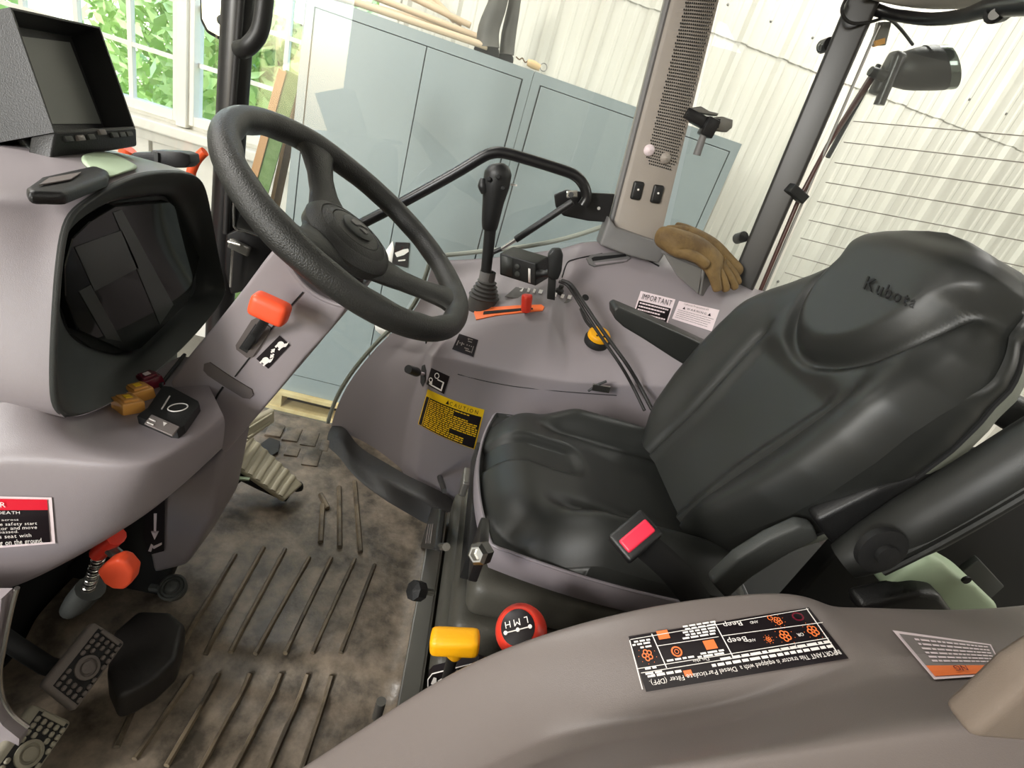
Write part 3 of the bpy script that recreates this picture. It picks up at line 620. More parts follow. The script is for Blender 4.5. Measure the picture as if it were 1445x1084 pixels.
# ================================================================== RIGHT FENDER CONSOLE
rc = thing('fender_console', 'grey-purple moulded fender console with orange slot beneath the glass door', 'console', (.25, 1.15, .1))
cols = [
 [(463, 624, 1.31), (467, 600, 1.31), (476, 572, 1.31), (489, 545, 1.31), (508, 518, 1.31), (532, 490, 1.31), (556, 467, 1.31), (575, 449, 1.31), (590, 430, 1.31), (600, 408, 1.315), (607, 383, 1.32), (612, 366, 1.325)],
 [(482, 645, 1.285), (488, 608, 1.29), (500, 572, 1.29), (515, 542, 1.29), (537, 513, 1.29), (562, 490, 1.29), (585, 470, 1.28), (598, 452, 1.28), (608, 434, 1.28), (616, 412, 1.28), (622, 388, 1.3), (626, 365, 1.325)],
 [(490, 652, 1.285), (494, 612, 1.285), (506, 576, 1.285), (521, 546, 1.285), (543, 517, 1.285), (566, 494, 1.285), (588, 474, 1.25), (601, 456, 1.25), (612, 437, 1.25), (622, 414, 1.27), (629, 389, 1.3), (633, 364.5, 1.325)],
 [(522, 668, 1.25), (530, 622, 1.26), (540, 582, 1.26), (553, 550, 1.26), (572, 522, 1.25), (590, 500, 1.23), (603, 480, 1.17), (613, 462, 1.17), (622, 442, 1.19), (634, 417, 1.23), (642, 390, 1.29), (647, 364, 1.325)],
 [(562, 692, 1.18), (566, 645, 1.20), (574, 600, 1.21), (583, 558, 1.21), (594, 524, 1.19), (602, 498, 1.15), (612, 480, 1.10), (624, 465, 1.11), (634, 447, 1.14), (648, 418, 1.21), (658, 390, 1.28), (664, 363, 1.325)],
 [(585, 705, 1.10), (590, 652, 1.105), (596, 606, 1.11), (600, 564, 1.11), (605, 530, 1.10), (610, 503, 1.085), (625, 484, 1.07), (640, 467, 1.10), (652, 447, 1.13), (664, 417, 1.2), (672, 389, 1.28), (678, 362, 1.325)],
 [(625, 735, 1.06), (628, 682, 1.06), (633, 628, 1.06), (640, 580, 1.06), (645, 540, 1.06), (648, 508, 1.055), (658, 487, 1.07), (668, 463, 1.10), (676, 446, 1.12), (688, 415, 1.2), (695, 387, 1.28), (700, 360.5, 1.325)],
 [(680, 755, 1.05), (683, 700, 1.05), (686, 645, 1.05), (688, 592, 1.05), (688, 553, 1.05), (690, 519, 1.045), (700, 490, 1.07), (712, 457, 1.10), (717, 440, 1.12), (725, 410, 1.2), (731, 384, 1.28), (735, 356, 1.325)],
 [(765, 770, 1.04), (765, 715, 1.04), (765, 660, 1.04), (765, 610, 1.04), (764, 570, 1.04), (764, 533, 1.035), (770, 500, 1.07), (776, 452, 1.10), (776, 434, 1.12), (780, 406, 1.2), (786, 376, 1.28), (792, 348, 1.325)],
 [(800, 775, 1.04), (800, 720, 1.04), (800, 665, 1.04), (800, 615, 1.04), (800, 575, 1.04), (800, 538, 1.035), (803, 512, 1.07), (798, 482, 1.11), (797, 452, 1.14), (802, 410, 1.2), (812, 366, 1.27), (822, 339, 1.325)],
 [(860, 790, 1.04), (858, 735, 1.04), (856, 680, 1.04), (856, 625, 1.04), (856, 580, 1.04), (856, 542, 1.035), (860, 515, 1.07), (864, 488, 1.10), (866, 462, 1.15), (868, 415, 1.22), (868, 366, 1.27), (866, 335, 1.325)],
 [(960, 800, 1.03), (956, 745, 1.03), (952, 690, 1.03), (950, 635, 1.03), (950, 585, 1.03), (950, 546, 1.025), (955, 520, 1.06), (960, 490, 1.10), (962, 455, 1.16), (958, 415, 1.22), (945, 380, 1.27), (930, 352, 1.325)],
 [(1060, 810, 1.02), (1055, 755, 1.02), (1050, 700, 1.02), (1050, 645, 1.02), (1050, 595, 1.02), (1050, 555, 1.015), (1055, 530, 1.05), (1062, 500, 1.09), (1068, 468, 1.15), (1068, 440, 1.2), (1064, 422, 1.25), (1060, 408, 1.325)],
 [(1200, 820, 1.0), (1190, 770, 1.0), (1180, 720, 1.0), (1176, 670, 1.0), (1176, 625, 1.0), (1176, 580, .995), (1180, 550, 1.03), (1186, 520, 1.07), (1190, 490, 1.12), (1190, 465, 1.18), (1180, 445, 1.24), (1170, 430, 1.325)]]
def sharpen(c, idx, k=.16):
    o = []
    for i, q in enumerate(c):
        if i in idx and 0 < i < len(c) - 1: o += [tuple(np.array(q) + (np.array(c[i - 1]) - np.array(q)) * k), q, tuple(np.array(q) + (np.array(c[i + 1]) - np.array(q)) * k)]
        else: o.append(q)
    return o
cols = [sharpen(c, (5, 7)) for c in cols]
_c2 = []
for i, c in enumerate(cols):
    if i in (4, 5, 8, 9):
        for j in ((i - 1, .2), (None, 0), (i + 1, .2)):
            _c2.append(c if j[0] is None else [tuple(np.array(a) * (1 - j[1]) + np.array(b) * j[1]) for a, b in zip(c, cols[j[0]])])
    else: _c2.append(c)
cols = _c2
rows = []
for c in cols:
    pts = [P(x, y, y=yy) for x, y, yy in c]
    r = [np.array([pts[0][0], pts[0][1], -.03])] + pts + [pts[-1] + np.array([0, .012, -.004])]
    if True: r += [np.array([r[-1][0], r[-1][1], -.05])]
    rows.append(r)
conv = MB().grid(rows); con = conv.build('console_shell', purple, rc, sub=2, bake=True, angle=70)
BC = bvh(con)
# rubber skirt where the mat turns up against the console
sk_t = [(465, 607, 1.30), (481, 610, 1.275), (490, 622, 1.25), (498, 635, 1.225), (514, 648, 1.195), (534, 659, 1.155), (552, 670, 1.115), (568, 680, 1.085), (588, 690, 1.06), (608, 699, 1.045), (640, 715, 1.035)]
sk_b = [(459, 633), (477, 646), (489, 662), (500, 673), (515, 686), (534, 699), (548, 709), (563, 718), (582, 730), (606, 745), (640, 765)]
rows = []
for (x, y, yy), (bx, by) in zip(sk_t, sk_b):
    p, q_ = P(x, y, y=yy - .012), P(bx, by, z=.004); m_ = p * .5 + q_ * .5
    rows.append([p + np.array([0, .03, .002]), p, p * .8 + q_ * .2 + np.array([0, -.012, .004]), m_ + np.array([0, -.004, .004]), q_ + np.array([0, .004, .004]), q_])
MB().grid(rows).build('rubber_skirt', skirtm, rc, sub=2)
# ------------------------------------------------------------------ details on the fender console
def H(x, y, bv=BC):
    p, n = hit(bv, x, y); k = 1
    while p is None and k < 40:   # just past the edge: nearest spot of the surface
        for a in range(8):
            p, n = hit(bv, x + k * math.cos(a * .785), y + k * math.sin(a * .785))
            if p is not None: break
        k += 1
    return p, n
def onsurf(x, y, h=0, bv=BC):
    p, n = H(x, y, bv); return p + n * h
UP = np.array([0, 0, 1.])
dc = Decal('caution_label', rc, BC, [(604, 549), (684, 578), (670, 634), (590, 598)], yellow2, nu=12, nv=8, bow=.045, label='yellow and black caution label with curved edges')
dc.rect(.015, .19, .985, .985, decalblack, 1.5, n=12); dc.rect(.0, .185, .985, .19, yellow2, 2)
dc.text('CAUTION', .45, .05, .92, .15, decalblack, gap=.4); dc.poly([(.38, .15), (.44, .15), (.41, .04)], decalblack)
dc.rect(.075, .19, .085, .97, yellow2, 2.2)
for k in range(15):
    v = .225 + k * .05
    lim = .97 if k in (4, 5, 6, 7, 8, 9) else (.55 if k in (1, 2, 10, 11) else .8); dc.dashes(.1, lim, v, .028, yellow2)
dc.done()
d1 = Decal('important_label', rc, BC, [(904, 411), (953, 423), (938, 468), (889, 455)], pinkwhite)
d1.text('IMPORTANT', .09, .07, .93, .24, decalblack, gap=.2); d1.rect(.04, .30, .96, .96, decalblack, 1.6)
for k in range(6): d1.dashes(.08, (.9, .85, .72, .9, .8, .6)[k], .345 + k * .1, .045, pinkwhite)
d1.done()
d2 = Decal('warning_label', rc, BC, [(958, 425), (1015, 438), (1004, 468), (948, 450)], pinkwhite)
d2.text('California Proposition 65', .16, .08, .78, .16, greyp); d2.text('WARNING', .28, .27, .76, .38, decalblack, gap=.35)
for u in (.17, .8): d2.poly([(u, .39), (u + .07, .39), (u + .035, .25)], decalblack)
for k in range(5): d2.dashes(.06, (.95, .9, .93, .9, .88)[k], .47 + k * .1, .022, greyp, .05, .16, .01)
d2.done()
d3 = Decal('pattern_label', rc, BC, [(648, 471), (675, 480), (668, 504), (638, 493)], decalblack)
for (u, v, w, h) in ((.5, .1, .25, .04), (.55, .25, .2, .05), (.52, .15, .06, .05), (.1, .42, .05, .3), (.2, .5, .06, .06), (.3, .45, .05, .2), (.36, .5, .08, .05), (.55, .48, .05, .06), (.66, .48, .05, .06), (.76, .48, .05, .06), (.5, .68, .22, .05), (.58, .78, .25, .06), (.86, .45, .03, .4)): d3.rect(u, v, u + w, v + h, greyp)
d3.done()
d4 = Decal('hitch_label', rc, BC, [(609, 519), (635, 531), (627, 556), (602, 542)], decalblack)
d4.ring(.42, .25, .13, .17, white, .3); d4.ring(.18, .62, .11, .14, white, .4)
for a, b, c, d in ((.5, .4, .85, .46), (.79, .42, .86, .92), (.25, .84, .86, .92), (.15, .72, .3, .9)): d4.rect(a, b, c, d, white)
d4.done()
# cross-fitting knob lever at the console front
lv = thing('hitch_lever', 'short black knob on a white stalk above the yellow caution label', 'lever', onsurf(597, 527))
MB().prism([onsurf(x, y, .0015) for x, y in ((596, 517), (600, 515), (602, 524), (601, 537), (597, 546), (594, 540), (594, 528))], -np.array([0, -.003, 0])).build('slot', matte, lv, smooth=False)
a = onsurf(599, 528); MB().sweep([a, P(590, 526, y=a[1] - .045)], [(.006, .004)] * 2, 8).build('stalk', pinkwhite, lv)
b = P(590, 526, y=a[1] - .045); e = P(576, 521, y=a[1] - .085); MB().sweep([b, b * .8 + e * .2, e], [.0085, .0115, .010], 14, smooth=3).build('knob', black, lv)
p, n = H(602, 482); MB().lathe(p, n, [(.006, -.002), (.0055, .002), (0, .002)], 12).build('plug', matte, rc)
# orange slot with red slider
os_ = thing('throttle_lever', 'red slider knob standing in a long orange slot plate on the console', 'lever', onsurf(742, 442))
def strip(poly, m, name, par, h=.003, bv=BC, th=.003):
    pts = [onsurf(x, y, 0, bv) for x, y in poly]; n = nrm(np.mean([H(x, y, bv)[1] for x, y in poly], 0)); c = np.mean(pts, 0)
    pts = [p - n * ((p - c) @ n) * .5 + n * h for p in pts]; return MB().prism(pts, -n * th).build(name, m, par, smooth=False)
strip([(669, 443), (671, 437), (690, 435), (730, 432), (764, 431), (768, 434), (766, 439), (735, 442), (700, 446), (672, 452)], orangepl, 'slot_plate', os_)
strip([(682, 445), (683, 441), (740, 436), (752, 436), (752, 438), (720, 441)], matte, 'slot', os_, h=.0036)
p = onsurf(742, 440); MB().sweep([p, P(742, 430, y=p[1] - .01)], [.006, .006], 8).build('stalk', black, os_)
q0, q1 = P(742, 440, y=p[1] - .012), P(744, 416, y=p[1] - .012)
MB().sweep([q0, q0 * .8 + q1 * .2, q0 * .15 + q1 * .85, q1], [(.010, .009), (.0115, .010), (.0125, .010), (.011, .008)], 16, up=(0, 1, 0), smooth=4).build('knob', red, os_)
# label recess behind it
strip([(712, 421), (727, 408), (816, 419), (803, 427), (790, 428)], greybase, 'label_recess', rc, h=.002)
for (x, y, w) in ((735, 409, 8), (746, 410, 5), (754, 411, 5), (763, 412, 7), (783, 416, 5), (793, 418, 6), (803, 419, 7)):
    strip([(x - w / 2, y + 3), (x - w / 2 + 2, y - 2), (x + w / 2, y - 1), (x + w / 2 - 2, y + 4)], white, 'symbol', rc, h=.0035, th=.001)
# yellow push knob
yk = thing('power_takeoff_knob', 'round yellow push knob on a black base on the console, beside the armrest', 'knob', onsurf(842, 480))
p, n = H(842, 481); n = nrm(n * .5 + UP * .6 + np.array([0, -.1, 0]))
MB().lathe(p, n, [(.030, -.004), (.030, .006), (.026, .012), (.0, .013)], 28).build('knob_base', matte, yk)
MB().lathe(p, n, [(.022, .010), (.0265, .014), (.0265, .021), (.023, .0255), (.0, .0265)], 28).build('knob_cap', yellow, yk)
e1_ = nrm(np.cross(n, [0, 1, 0])); e2_ = np.cross(n, e1_)
for k in (-.008, 0, .008): MB().box(p + n * .0268 + e1_ * k + e2_ * .012, (.004, .004, .001), ax=e1_, ay=e2_).build('symbol', decalblack, yk, smooth=False)
# joystick
jy = thing('loader_joystick', 'tall black joystick with a thumb-button grip and ribbed boot on the console', 'joystick', onsurf(683, 425))
base = onsurf(684, 422) ; g0 = P(683, 412, y=1.17); g1 = P(692, 322, y=1.165); g2 = P(702, 236, y=1.16); ja = nrm(g1 - g0)
prof = []
for k in range(5): r = .034 - k * .0034; prof += [(r, .006 + k * .009), (r + .003, .010 + k * .009), (r - .004, .013 + k * .009)]
MB().lathe(g0 - ja * .02, nrm(ja * .6 + UP), [(.037, -.03)] + prof + [(.017, .055), (.016, .07)], 24).build('boot', bootg, jy)
MB().lathe(g0, nrm(ja * .8 + UP * .4), [(.016, .0), (.0175, .02), (.0165, .05)], 20).build('boot_collar', greybase, jy)
MB().sweep([g0, g0 * .6 + g1 * .4, g1], [.0145, .0125, .0135], 16).build('shaft', black, jy)
MB().sweep([P(691, 323, y=1.165), P(692, 312, y=1.163), P(696, 285, y=1.16), P(700, 262, y=1.158), P(703, 244, y=1.158), P(704, 234, y=1.16), P(704, 231, y=1.161)], [(.0165, .016), (.0195, .018), (.0235, .02), (.029, .023), (.029, .024), (.02, .018), (.006, .006)], 20, up=(0, 1, 0), smooth=4).build('grip', black, jy)
MB().sweep([P(684, 272, y=1.15), P(681, 262, y=1.15), P(682, 252, y=1.152)], [.008, .0105, .006], 12, smooth=3).build('thumb_button', black, jy)
for x, y in ((690, 253), (703, 250), (710, 266)): MB().lathe(P(x, y, y=1.134), (0, -1, .2), [(.005, -.004), (.005, .003), (.003, .005), (0, .005)], 12).build('grip_button', matte, jy)
MB().box(P(725, 261, y=1.17), (.014, .002, .004), ax=(1, 0, .15)).build('grip_tab', white, jy, smooth=False)
# switch box with paddle
sb = thing('switch_box', 'black rectangular switch box with a small white bar, clamped on the console', 'switch box', P(735, 400, y=1.16))
f_ = [P(705, 357, y=1.15), P(756, 372, y=1.12), P(756, 404, y=1.12), P(705, 388, y=1.15)]; dv = P(774, 362, y=1.165) - f_[1]
MB().prism(f_, dv, bev=.003).build('box_body', black, sb)
nf = nrm(np.cross(f_[1] - f_[0], f_[3] - f_[0])); nf = -nf if nf[1] > 0 else nf
fq = lambda u, v: (f_[0] * (1 - u) + f_[1] * u) * (1 - v) + (f_[3] * (1 - u) + f_[2] * u) * v + nf * .0012
MB().grid([[fq(.80, .3), fq(.86, .3)], [fq(.80, .92), fq(.86, .92)]]).build('indicator_bar', white, sb, thick=.002)
MB().grid([[fq(.05, .08), fq(.36, .08)], [fq(.05, .9), fq(.36, .9)]]).build('side_plate', hoodgrey, sb, thick=.002)
for v in (.35, .7): MB().lathe(fq(.5, v), nf, [(.006, -.001), (.006, .002), (0, .003)], 12).build('toggle', hoodgrey, sb)
sp = thing('spinner_clamp', 'black paddle clamp and post between the switch box and the cable', 'clamp', P(778, 425, y=1.12))
MB().sweep([P(758, 386, y=1.13), P(768, 386, y=1.125), P(778, 385, y=1.12)], [.013, .008, .012], 14, smooth=3).build('ball_joint', black, sp)
MB().prism([P(x, y, y=1.105) for x, y in ((774, 360), (780, 352), (792, 352), (795, 360), (793, 382), (788, 395), (778, 396), (773, 390))], (0, .022, 0), bev=.004).build('paddle', black, sp)
MB().prism([P(x, y, y=1.11) for x, y in ((774, 393), (785, 393), (783, 424), (772, 422))], (0, .012, 0), bev=.001).build('post', black, sp)
MB().lathe(onsurf(789, 412), (0, -.2, 1), [(.010, -.004), (.010, .006), (.006, .010), (.006, .018), (0, .019)], 14).build('bolt', black, sp)
cb = thing('coiled_cable', 'black cable hanging from the switch box down across the console to the seat', 'cable', P(795, 395, y=1.10))
pth = [(793, 396, 1.10), (806, 402, 1.085), (822, 425, 1.075), (840, 452, 1.045), (862, 483, 1.02), (885, 515, 1.0), (903, 545, 1.0), (920, 578, .96)]
bar([P(*q[:2], y=q[2]) for q in pth], .0042, 'cable', rubber, cb, 10)
bar([P(q[0] - 3.5 - k, q[1] + 1.5, y=q[2] + .006) for k, q in enumerate(pth)], .0036, 'cable', rubber, cb, 10)
bar([onsurf(818, 437, .006), onsurf(826, 455, .006), onsurf(835, 468, .012)], .0035, 'cable', rubber, cb, 8)
# vent slot, parting lines, cup bin
p, n = H(866, 366)
strip([(827, 366), (834, 361), (880, 355), (888, 360), (889, 366), (880, 371), (838, 377), (831, 374)], greybase, 'vent_surround', rc, h=.004, th=.006)
strip([(834, 366), (838, 364), (882, 360), (883, 363), (836, 370)], matte, 'vent_slot', rc, h=.0048, th=.001)
strip([(838, 373), (884, 368), (884, 370), (840, 376)], purple, 'vent_lip', rc, h=.007, th=.006)
def seam(pts, m=matte, r=.0011, bv=BC, par=rc, name='parting_line'):
    return MB().sweep([onsurf(x, y, .0004, bv) for x, y in pts], r, 5, smooth=4).build(name, m, par)
seam([(793, 392), (800, 372), (812, 366), (850, 358)], r=.0018); seam([(892, 357), (910, 365), (930, 376)], r=.0025); seam([(646, 528), (681, 537), (712, 543), (739, 547), (800, 553), (870, 558)])
p, n = H(848, 418); MB().lathe(onsurf(826, 420), n, [(.009, 0), (.007, .001), (0, .001)], 12).build('plug', matte, rc)
bn = thing('cup_bin', 'smoky grey open cup bin on the console under the leather gloves', 'bin', P(965, 400, y=1.2))
MB().prism([P(x, y, y=1.205) for x, y in ((934, 353), (992, 377), (986, 416), (957, 391))], (0, .012, 0), bev=.004).build('bin_wall', binm, bn)
MB().prism([P(992, 377, y=1.205), P(986, 416, y=1.205), P(997, 420, y=1.27), P(1006, 381, y=1.27)], (.006, 0, 0), bev=.002).build('bin_wall', binm, bn)
MB().prism([P(934, 353, y=1.205), P(992, 377, y=1.205), P(1006, 381, y=1.27), P(948, 352, y=1.27)], (0, 0, -.006), bev=.001).build('bin_lid', greybase, bn)
rg = thing('folded_rag', 'folded cream rag on the console rim beside the rear pillar', 'rag', P(1030, 425, y=1.25))
MB().grid([[P(x, y - 4, y=1.29) for x, y in ((1003, 420), (1015, 420), (1030, 426), (1045, 432), (1056, 436))], [P(x, y - 2, y=1.26) + [0, 0, .006] for x, y in ((1001, 422), (1015, 423), (1030, 428), (1045, 433), (1058, 437))], [P(x, y, y=1.24) for x, y in ((1003, 423), (1016, 427), (1030, 432), (1043, 436), (1056, 439))]]).build('cloth', cream, rg, sub=2, thick=.004)
# ================================================================== STEERING COLUMN
sc_ = thing('steering_column', 'grey-purple steering column cowl with a lever slot under the steering wheel', 'steering column', P(330, 590, y=.69))
YN = .60
prof = [(392, 343), (372, 368), (345, 405), (300, 462), (268, 500), (240, 540), (262, 600), (318, 640), (345, 608), (390, 556), (430, 506), (465, 468), (486, 440), (489, 431), (470, 429), (448, 419), (428, 403), (412, 383), (402, 364)]
mbp = MB().prism([P(x, y, y=YN) for x, y in prof], (0, .18, 0), bev=.007, seg=4)
colo = mbp.build('column_cowl', purple, sc_, angle=50); BK = bvh(colo)
WC = np.array([-.150, .695, .753]); _t, _r = .513, -.05
WN = np.array([math.sin(_t) * math.cos(_r), math.sin(_r), math.cos(_t) * math.cos(_r)]); E1 = nrm(np.cross(WN, [1, 0, 0])); E2 = np.cross(WN, E1)
def WP(a, r, h=0): a = math.radians(a); return WC + (E1 * math.cos(a) + E2 * math.sin(a)) * r + WN * h
MB().lathe(WC, WN, [(.03, -.02), (.04, -.035), (.050, -.06), (.056, -.09), (.057, -.16), (.056, -.20)], 32).build('column_neck', hoodgrey, sc_)
MB().sweep([P(x, y, y=YN + .001) for x, y in ((393, 346), (403, 365), (413, 383), (429, 403), (448, 418), (470, 428), (487, 432))], .0032, 8, smooth=4).build('cowl_lip', purple, sc_)
if 0: MB().lathe(WC, WN, [(.052, -.17), (.061, -.150), (.0605, -.130), (.057, -.126), (.053, -.130), (.051, -.150)], 40).build('cowl_rim', purple, sc_)
K = lambda x, y, h=0: onsurf(x, y, h, BK)
strip([(334, 486), (356, 451), (364, 447), (383, 462), (382, 468), (358, 502), (350, 504), (335, 492)], bezelg, 'slot_bezel', sc_, h=.003, bv=BK)
strip([(339, 490), (362, 456), (374, 462), (350, 497)], matte, 'slot', sc_, h=.0036, bv=BK)
strip([(288, 522), (289, 513), (297, 511), (326, 531), (356, 549), (358, 556), (353, 562), (344, 561), (312, 541), (294, 529)], bezelg, 'grip_recess', sc_, h=.002, bv=BK)
MB().sweep([K(x, y, .001) for x, y in ((428, 412), (410, 432), (395, 450), (378, 470), (352, 505), (332, 531))], .0009, 5).build('parting_line', matte, sc_)
MB().sweep([K(x, y, .001) for x, y in ((315, 546), (308, 556), (302, 568))], .0014, 5).build('parting_line', matte, sc_)
d5 = Decal('speed_label', sc_, BK, [(395, 473), (410, 487), (379, 520), (362, 506)], decalblack, off=.001)
def animal(D, u, v, s, m=white):
    D.disc(u, v, .17 * s, .085 * s, m, 12); D.disc(u + .17 * s, v - .06 * s, .08 * s, .05 * s, m, 8); D.rect(u - .15 * s, v + .05 * s, u - .06 * s, v + .12 * s, m, 2.5); D.rect(u + .05 * s, v + .05 * s, u + .14 * s, v + .12 * s, m, 2.5); D.poly([(u + .15 * s, v - .09 * s), (u + .18 * s, v - .18 * s), (u + .24 * s, v - .1 * s)], m, 2.5)
animal(d5, .5, .18, 1.4); animal(d5, .5, .85, 1.3)
d5.poly([(.25, .5), (.4, .38), (.55, .5), (.46, .5), (.46, .56), (.34, .56), (.34, .5)], white); d5.poly([(.45, .6), (.54, .6), (.54, .54), (.66, .54), (.66, .6), (.75, .6), (.6, .72)], white); d5.done()
sl = thing('shuttle_lever', 'orange-capped black lever in the slot of the steering column', 'lever', K(362, 480))
a = K(358, 478, .004); b = P(377, 448, y=YN - .035); MB().sweep([a, a * .5 + b * .5, b], [(.006, .0045), (.0055, .004), (.005, .004)], 10, up=(0, 1, 0)).build('stalk', black, sl)
MB().sweep([K(350, 488, .005), K(366, 467, .012)], [(.005, .004)] * 2, 8, up=(0, 1, 0)).build('stalk_guard', matte, sl)
c = P(381, 436, y=YN - .045); MB().box(c, (.042, .024, .028), ax=nrm(P(400, 445, y=.56) - P(362, 428, y=.56)), bev=.009, seg=4).build('lever_cap', orange, sl)
# ================================================================== STEERING WHEEL
sw = thing('steering_wheel', 'black three-spoke steering wheel with a round emblem hub, tilted over the column', 'steering wheel', WC)
rim = []
N = 96; R0 = .1745
ring = []
for i in range(N):
    a = 360 * i / N
    def near(a0): return math.exp(-((((a - a0 + 180) % 360) - 180) / 13) ** 2)
    f = near(45) + near(-78) + near(165)
    ring.append((a, .0155 + .0015 * f))
rows = []
for a, r in ring:
    c = WP(a, R0); e = nrm(WP(a, 1) - WC)
    rows.append([c + e * r * math.cos(t) * 1.0 + WN * r * math.sin(t) * 1.05 + (e * -.0012 * (1 if (math.cos(t) < -.2) else 0) * (1 + math.sin(math.radians(a * 18)))) for t in np.linspace(0, 2 * math.pi, 18, endpoint=False)])
MB().grid(rows, closed_u=True, closed_v=True).build('rim', wheelm, sw)
for a in (45, -78, 165):
    pts = [WP(a, .035, -.032), WP(a, .06, -.030), WP(a, .09, -.024), WP(a, .12, -.015), WP(a, .15, -.005), WP(a, .170, -.001)]
    MB().sweep(pts, [(.052, .012), (.034, .0125), (.023, .0115), (.021, .011), (.027, .012), (.042, .012)], 18, up=WN, smooth=4).build('spoke', wheelm, sw)
MB().lathe(WC, WN, [(0, -.045), (.05, -.045), (.062, -.035), (.064, -.022), (.058, -.013), (.050, -.010), (.0485, -.0115), (.0475, -.010), (.036, -.006), (.035, -.0075), (.034, -.006), (.02, -.003), (0, -.002)], 48).build('hub', wheelm, sw)
cp = MB().lathe(WC, WN, [(.0215, -.0035), (.0225, -.0015), (.019, .0005), (0, .0012)], 36).build('emblem_disc', hoodgrey, sw)
for pts in (((-.012, -.008), (-.004, -.008), (.000, .003), (.010, .010), (-.003, .010), (-.012, .002)), ((.002, -.008), (.012, -.008), (.014, -.001), (.005, .001))):
    MB().prism([WC + E2 * -x + E1 * y + WN * .0012 for x, y in pts], WN * .0012).build('emblem', greybase, cp, smooth=False)
# ================================================================== DASHBOARD
da = thing('dashboard', 'grey-purple dashboard pod with a charcoal hooded instrument display and switches', 'dashboard', P(200, 620, y=.6))
rim_ = [(325, 415, -.405), (314, 386, -.405), (303, 324, -.405), (294, 270, -.405), (285, 252, -.402), (268, 244, -.40), (235, 243, -.395), (195, 248, -.388), (155, 268, -.38), (124, 288, -.375), (100, 308, -.37), (90, 360, -.365), (83, 452, -.36), (79, 552, -.352), (86, 582, -.35), (108, 592, -.352), (160, 570, -.36), (210, 536, -.372), (262, 490, -.385), (292, 455, -.395)]
inn = [(291, 415), (291, 385), (287, 355), (262, 300), (250, 280), (240, 277), (215, 277), (185, 281), (160, 286), (125, 308), (98, 333), (90, 375), (86, 420), (100, 470), (130, 492), (178, 505), (200, 500), (235, 468), (262, 442), (280, 430)]
R_ = [P(a, b, x=c) for a, b, c in rim_]; I_ = [P(a, b, x=-.435) for a, b in inn]
cen = np.mean(R_, 0)
rA = [r + np.array([-.006, 0, 0]) + (r - cen) * .012 for r in R_]; rB = [r * .93 + i * .07 for r, i in zip(R_, I_)]
mid = [r * .45 + i * .55 + np.array([-.012, 0, 0]) for r, i in zip(R_, I_)]
MB().grid([rA, R_, rB, mid, I_, [i + np.array([-.02, 0, 0]) for i in I_]], closed_u=True).build('instrument_hood', hoodgrey, da, sub=2)
MB().prism([P(a, b, x=-.452) for a, b in inn], (-.004, 0, 0)).build('hood_back', hoodgrey, da, smooth=False)
scr = [(163, 291), (239, 285), (246, 290), (282, 363), (266, 426), (230, 462), (199, 492), (179, 496), (110, 466), (93, 419), (92, 375), (103, 336), (128, 312)]
so = MB().prism([P(x, y, x=-.434) for x, y in scr], (-.012, 0, 0), bev=.001, seg=1).build('display', screenm, da, smooth=False)
for pg in (((106, 349), (172, 325), (196, 378), (134, 411)), ((112, 412), (128, 402), (172, 482), (150, 478)), ((160, 300), (172, 296), (245, 430), (226, 458))):
    MB().prism([P(x, y, x=-.4332) for x, y in pg], (-.0006, 0, 0)).build('reflection_plate', dispgrey, so, smooth=False)  # thin grey shapes paint reflections onto the display glass
# shell round the hood: rings going outwards and forwards
idx = list(range(0, 16)); rows = []
for k, (dx, sc1, dz) in enumerate(((-.004, .008, 0), (-.022, .022, .0), (-.05, .035, .004), (-.16, .05, .004), (-.38, .06, -.02))):
    r = []
    for i in idx:
        p = R_[i]; v = p - cen; v[0] = 0
        q = p + np.array([dx, 0, 0]) + v * sc1
        if 5 <= i <= 11: q[2] += (0, 0, -.002, -.012, -.07)[k]
        if i >= 9 and k >= 2: q[1] = min(q[1], .47 - .02 * (k - 2)); 
        r.append(q)
    rows.append(r)
dsh = MB().grid(rows).build('dash_shell', purple, da, sub=2, bake=True, angle=80); BD = bvh(dsh)
S = [[(30, 560, .44), (86, 584, .455), (110, 592, .475), (160, 569, .56), (210, 535, .64), (262, 489, .72)],
     [(15, 600, .425), (80, 605, .44), (125, 616, .455), (185, 600, .50), (238, 572, .56), (288, 530, .62)],
     [(0, 632, .415), (75, 632, .425), (140, 640, .43), (205, 652, .43), (252, 634, .46), (312, 580, .55)],
     [(-5, 648, .408), (70, 648, .415), (138, 653, .42), (200, 661, .425), (250, 645, .455), (316, 588, .545)],
     [(-10, 662, .405), (65, 662, .412), (132, 666, .417), (196, 671, .423), (248, 656, .455), (318, 598, .545)],
     [(-15, 705, .40), (55, 703, .405), (122, 702, .413), (185, 700, .425), (244, 682, .46), (316, 618, .55)],
     [(-15, 780, .40), (50, 772, .405), (110, 752, .413), (175, 730, .43), (240, 700, .465), (314, 630, .555)],
     [(-18, 860, .40), (40, 838, .405), (95, 808, .415), (168, 765, .435), (236, 712, .47), (312, 638, .56)]]
rows = [[P(r[0][0] - 130, r[0][1] + (6 if i > 2 else 20), y=r[0][2] - .012)] + [P(x, y, y=yy) for x, y, yy in r] for i, r in enumerate(S)]
rows.append([p + np.array([-.03, .02, .004]) for p in rows[-1]]); rows.append([p + np.array([-.2, .05, .05]) for p in rows[-2]])
ds = MB().grid(rows).build('switch_console', purple, da, sub=2, bake=True, angle=80); BS = bvh(ds)
MB().box((-.64, .70, .46), (.30, .44, .34), bev=.03).build('dash_core', hoodgrey, da)
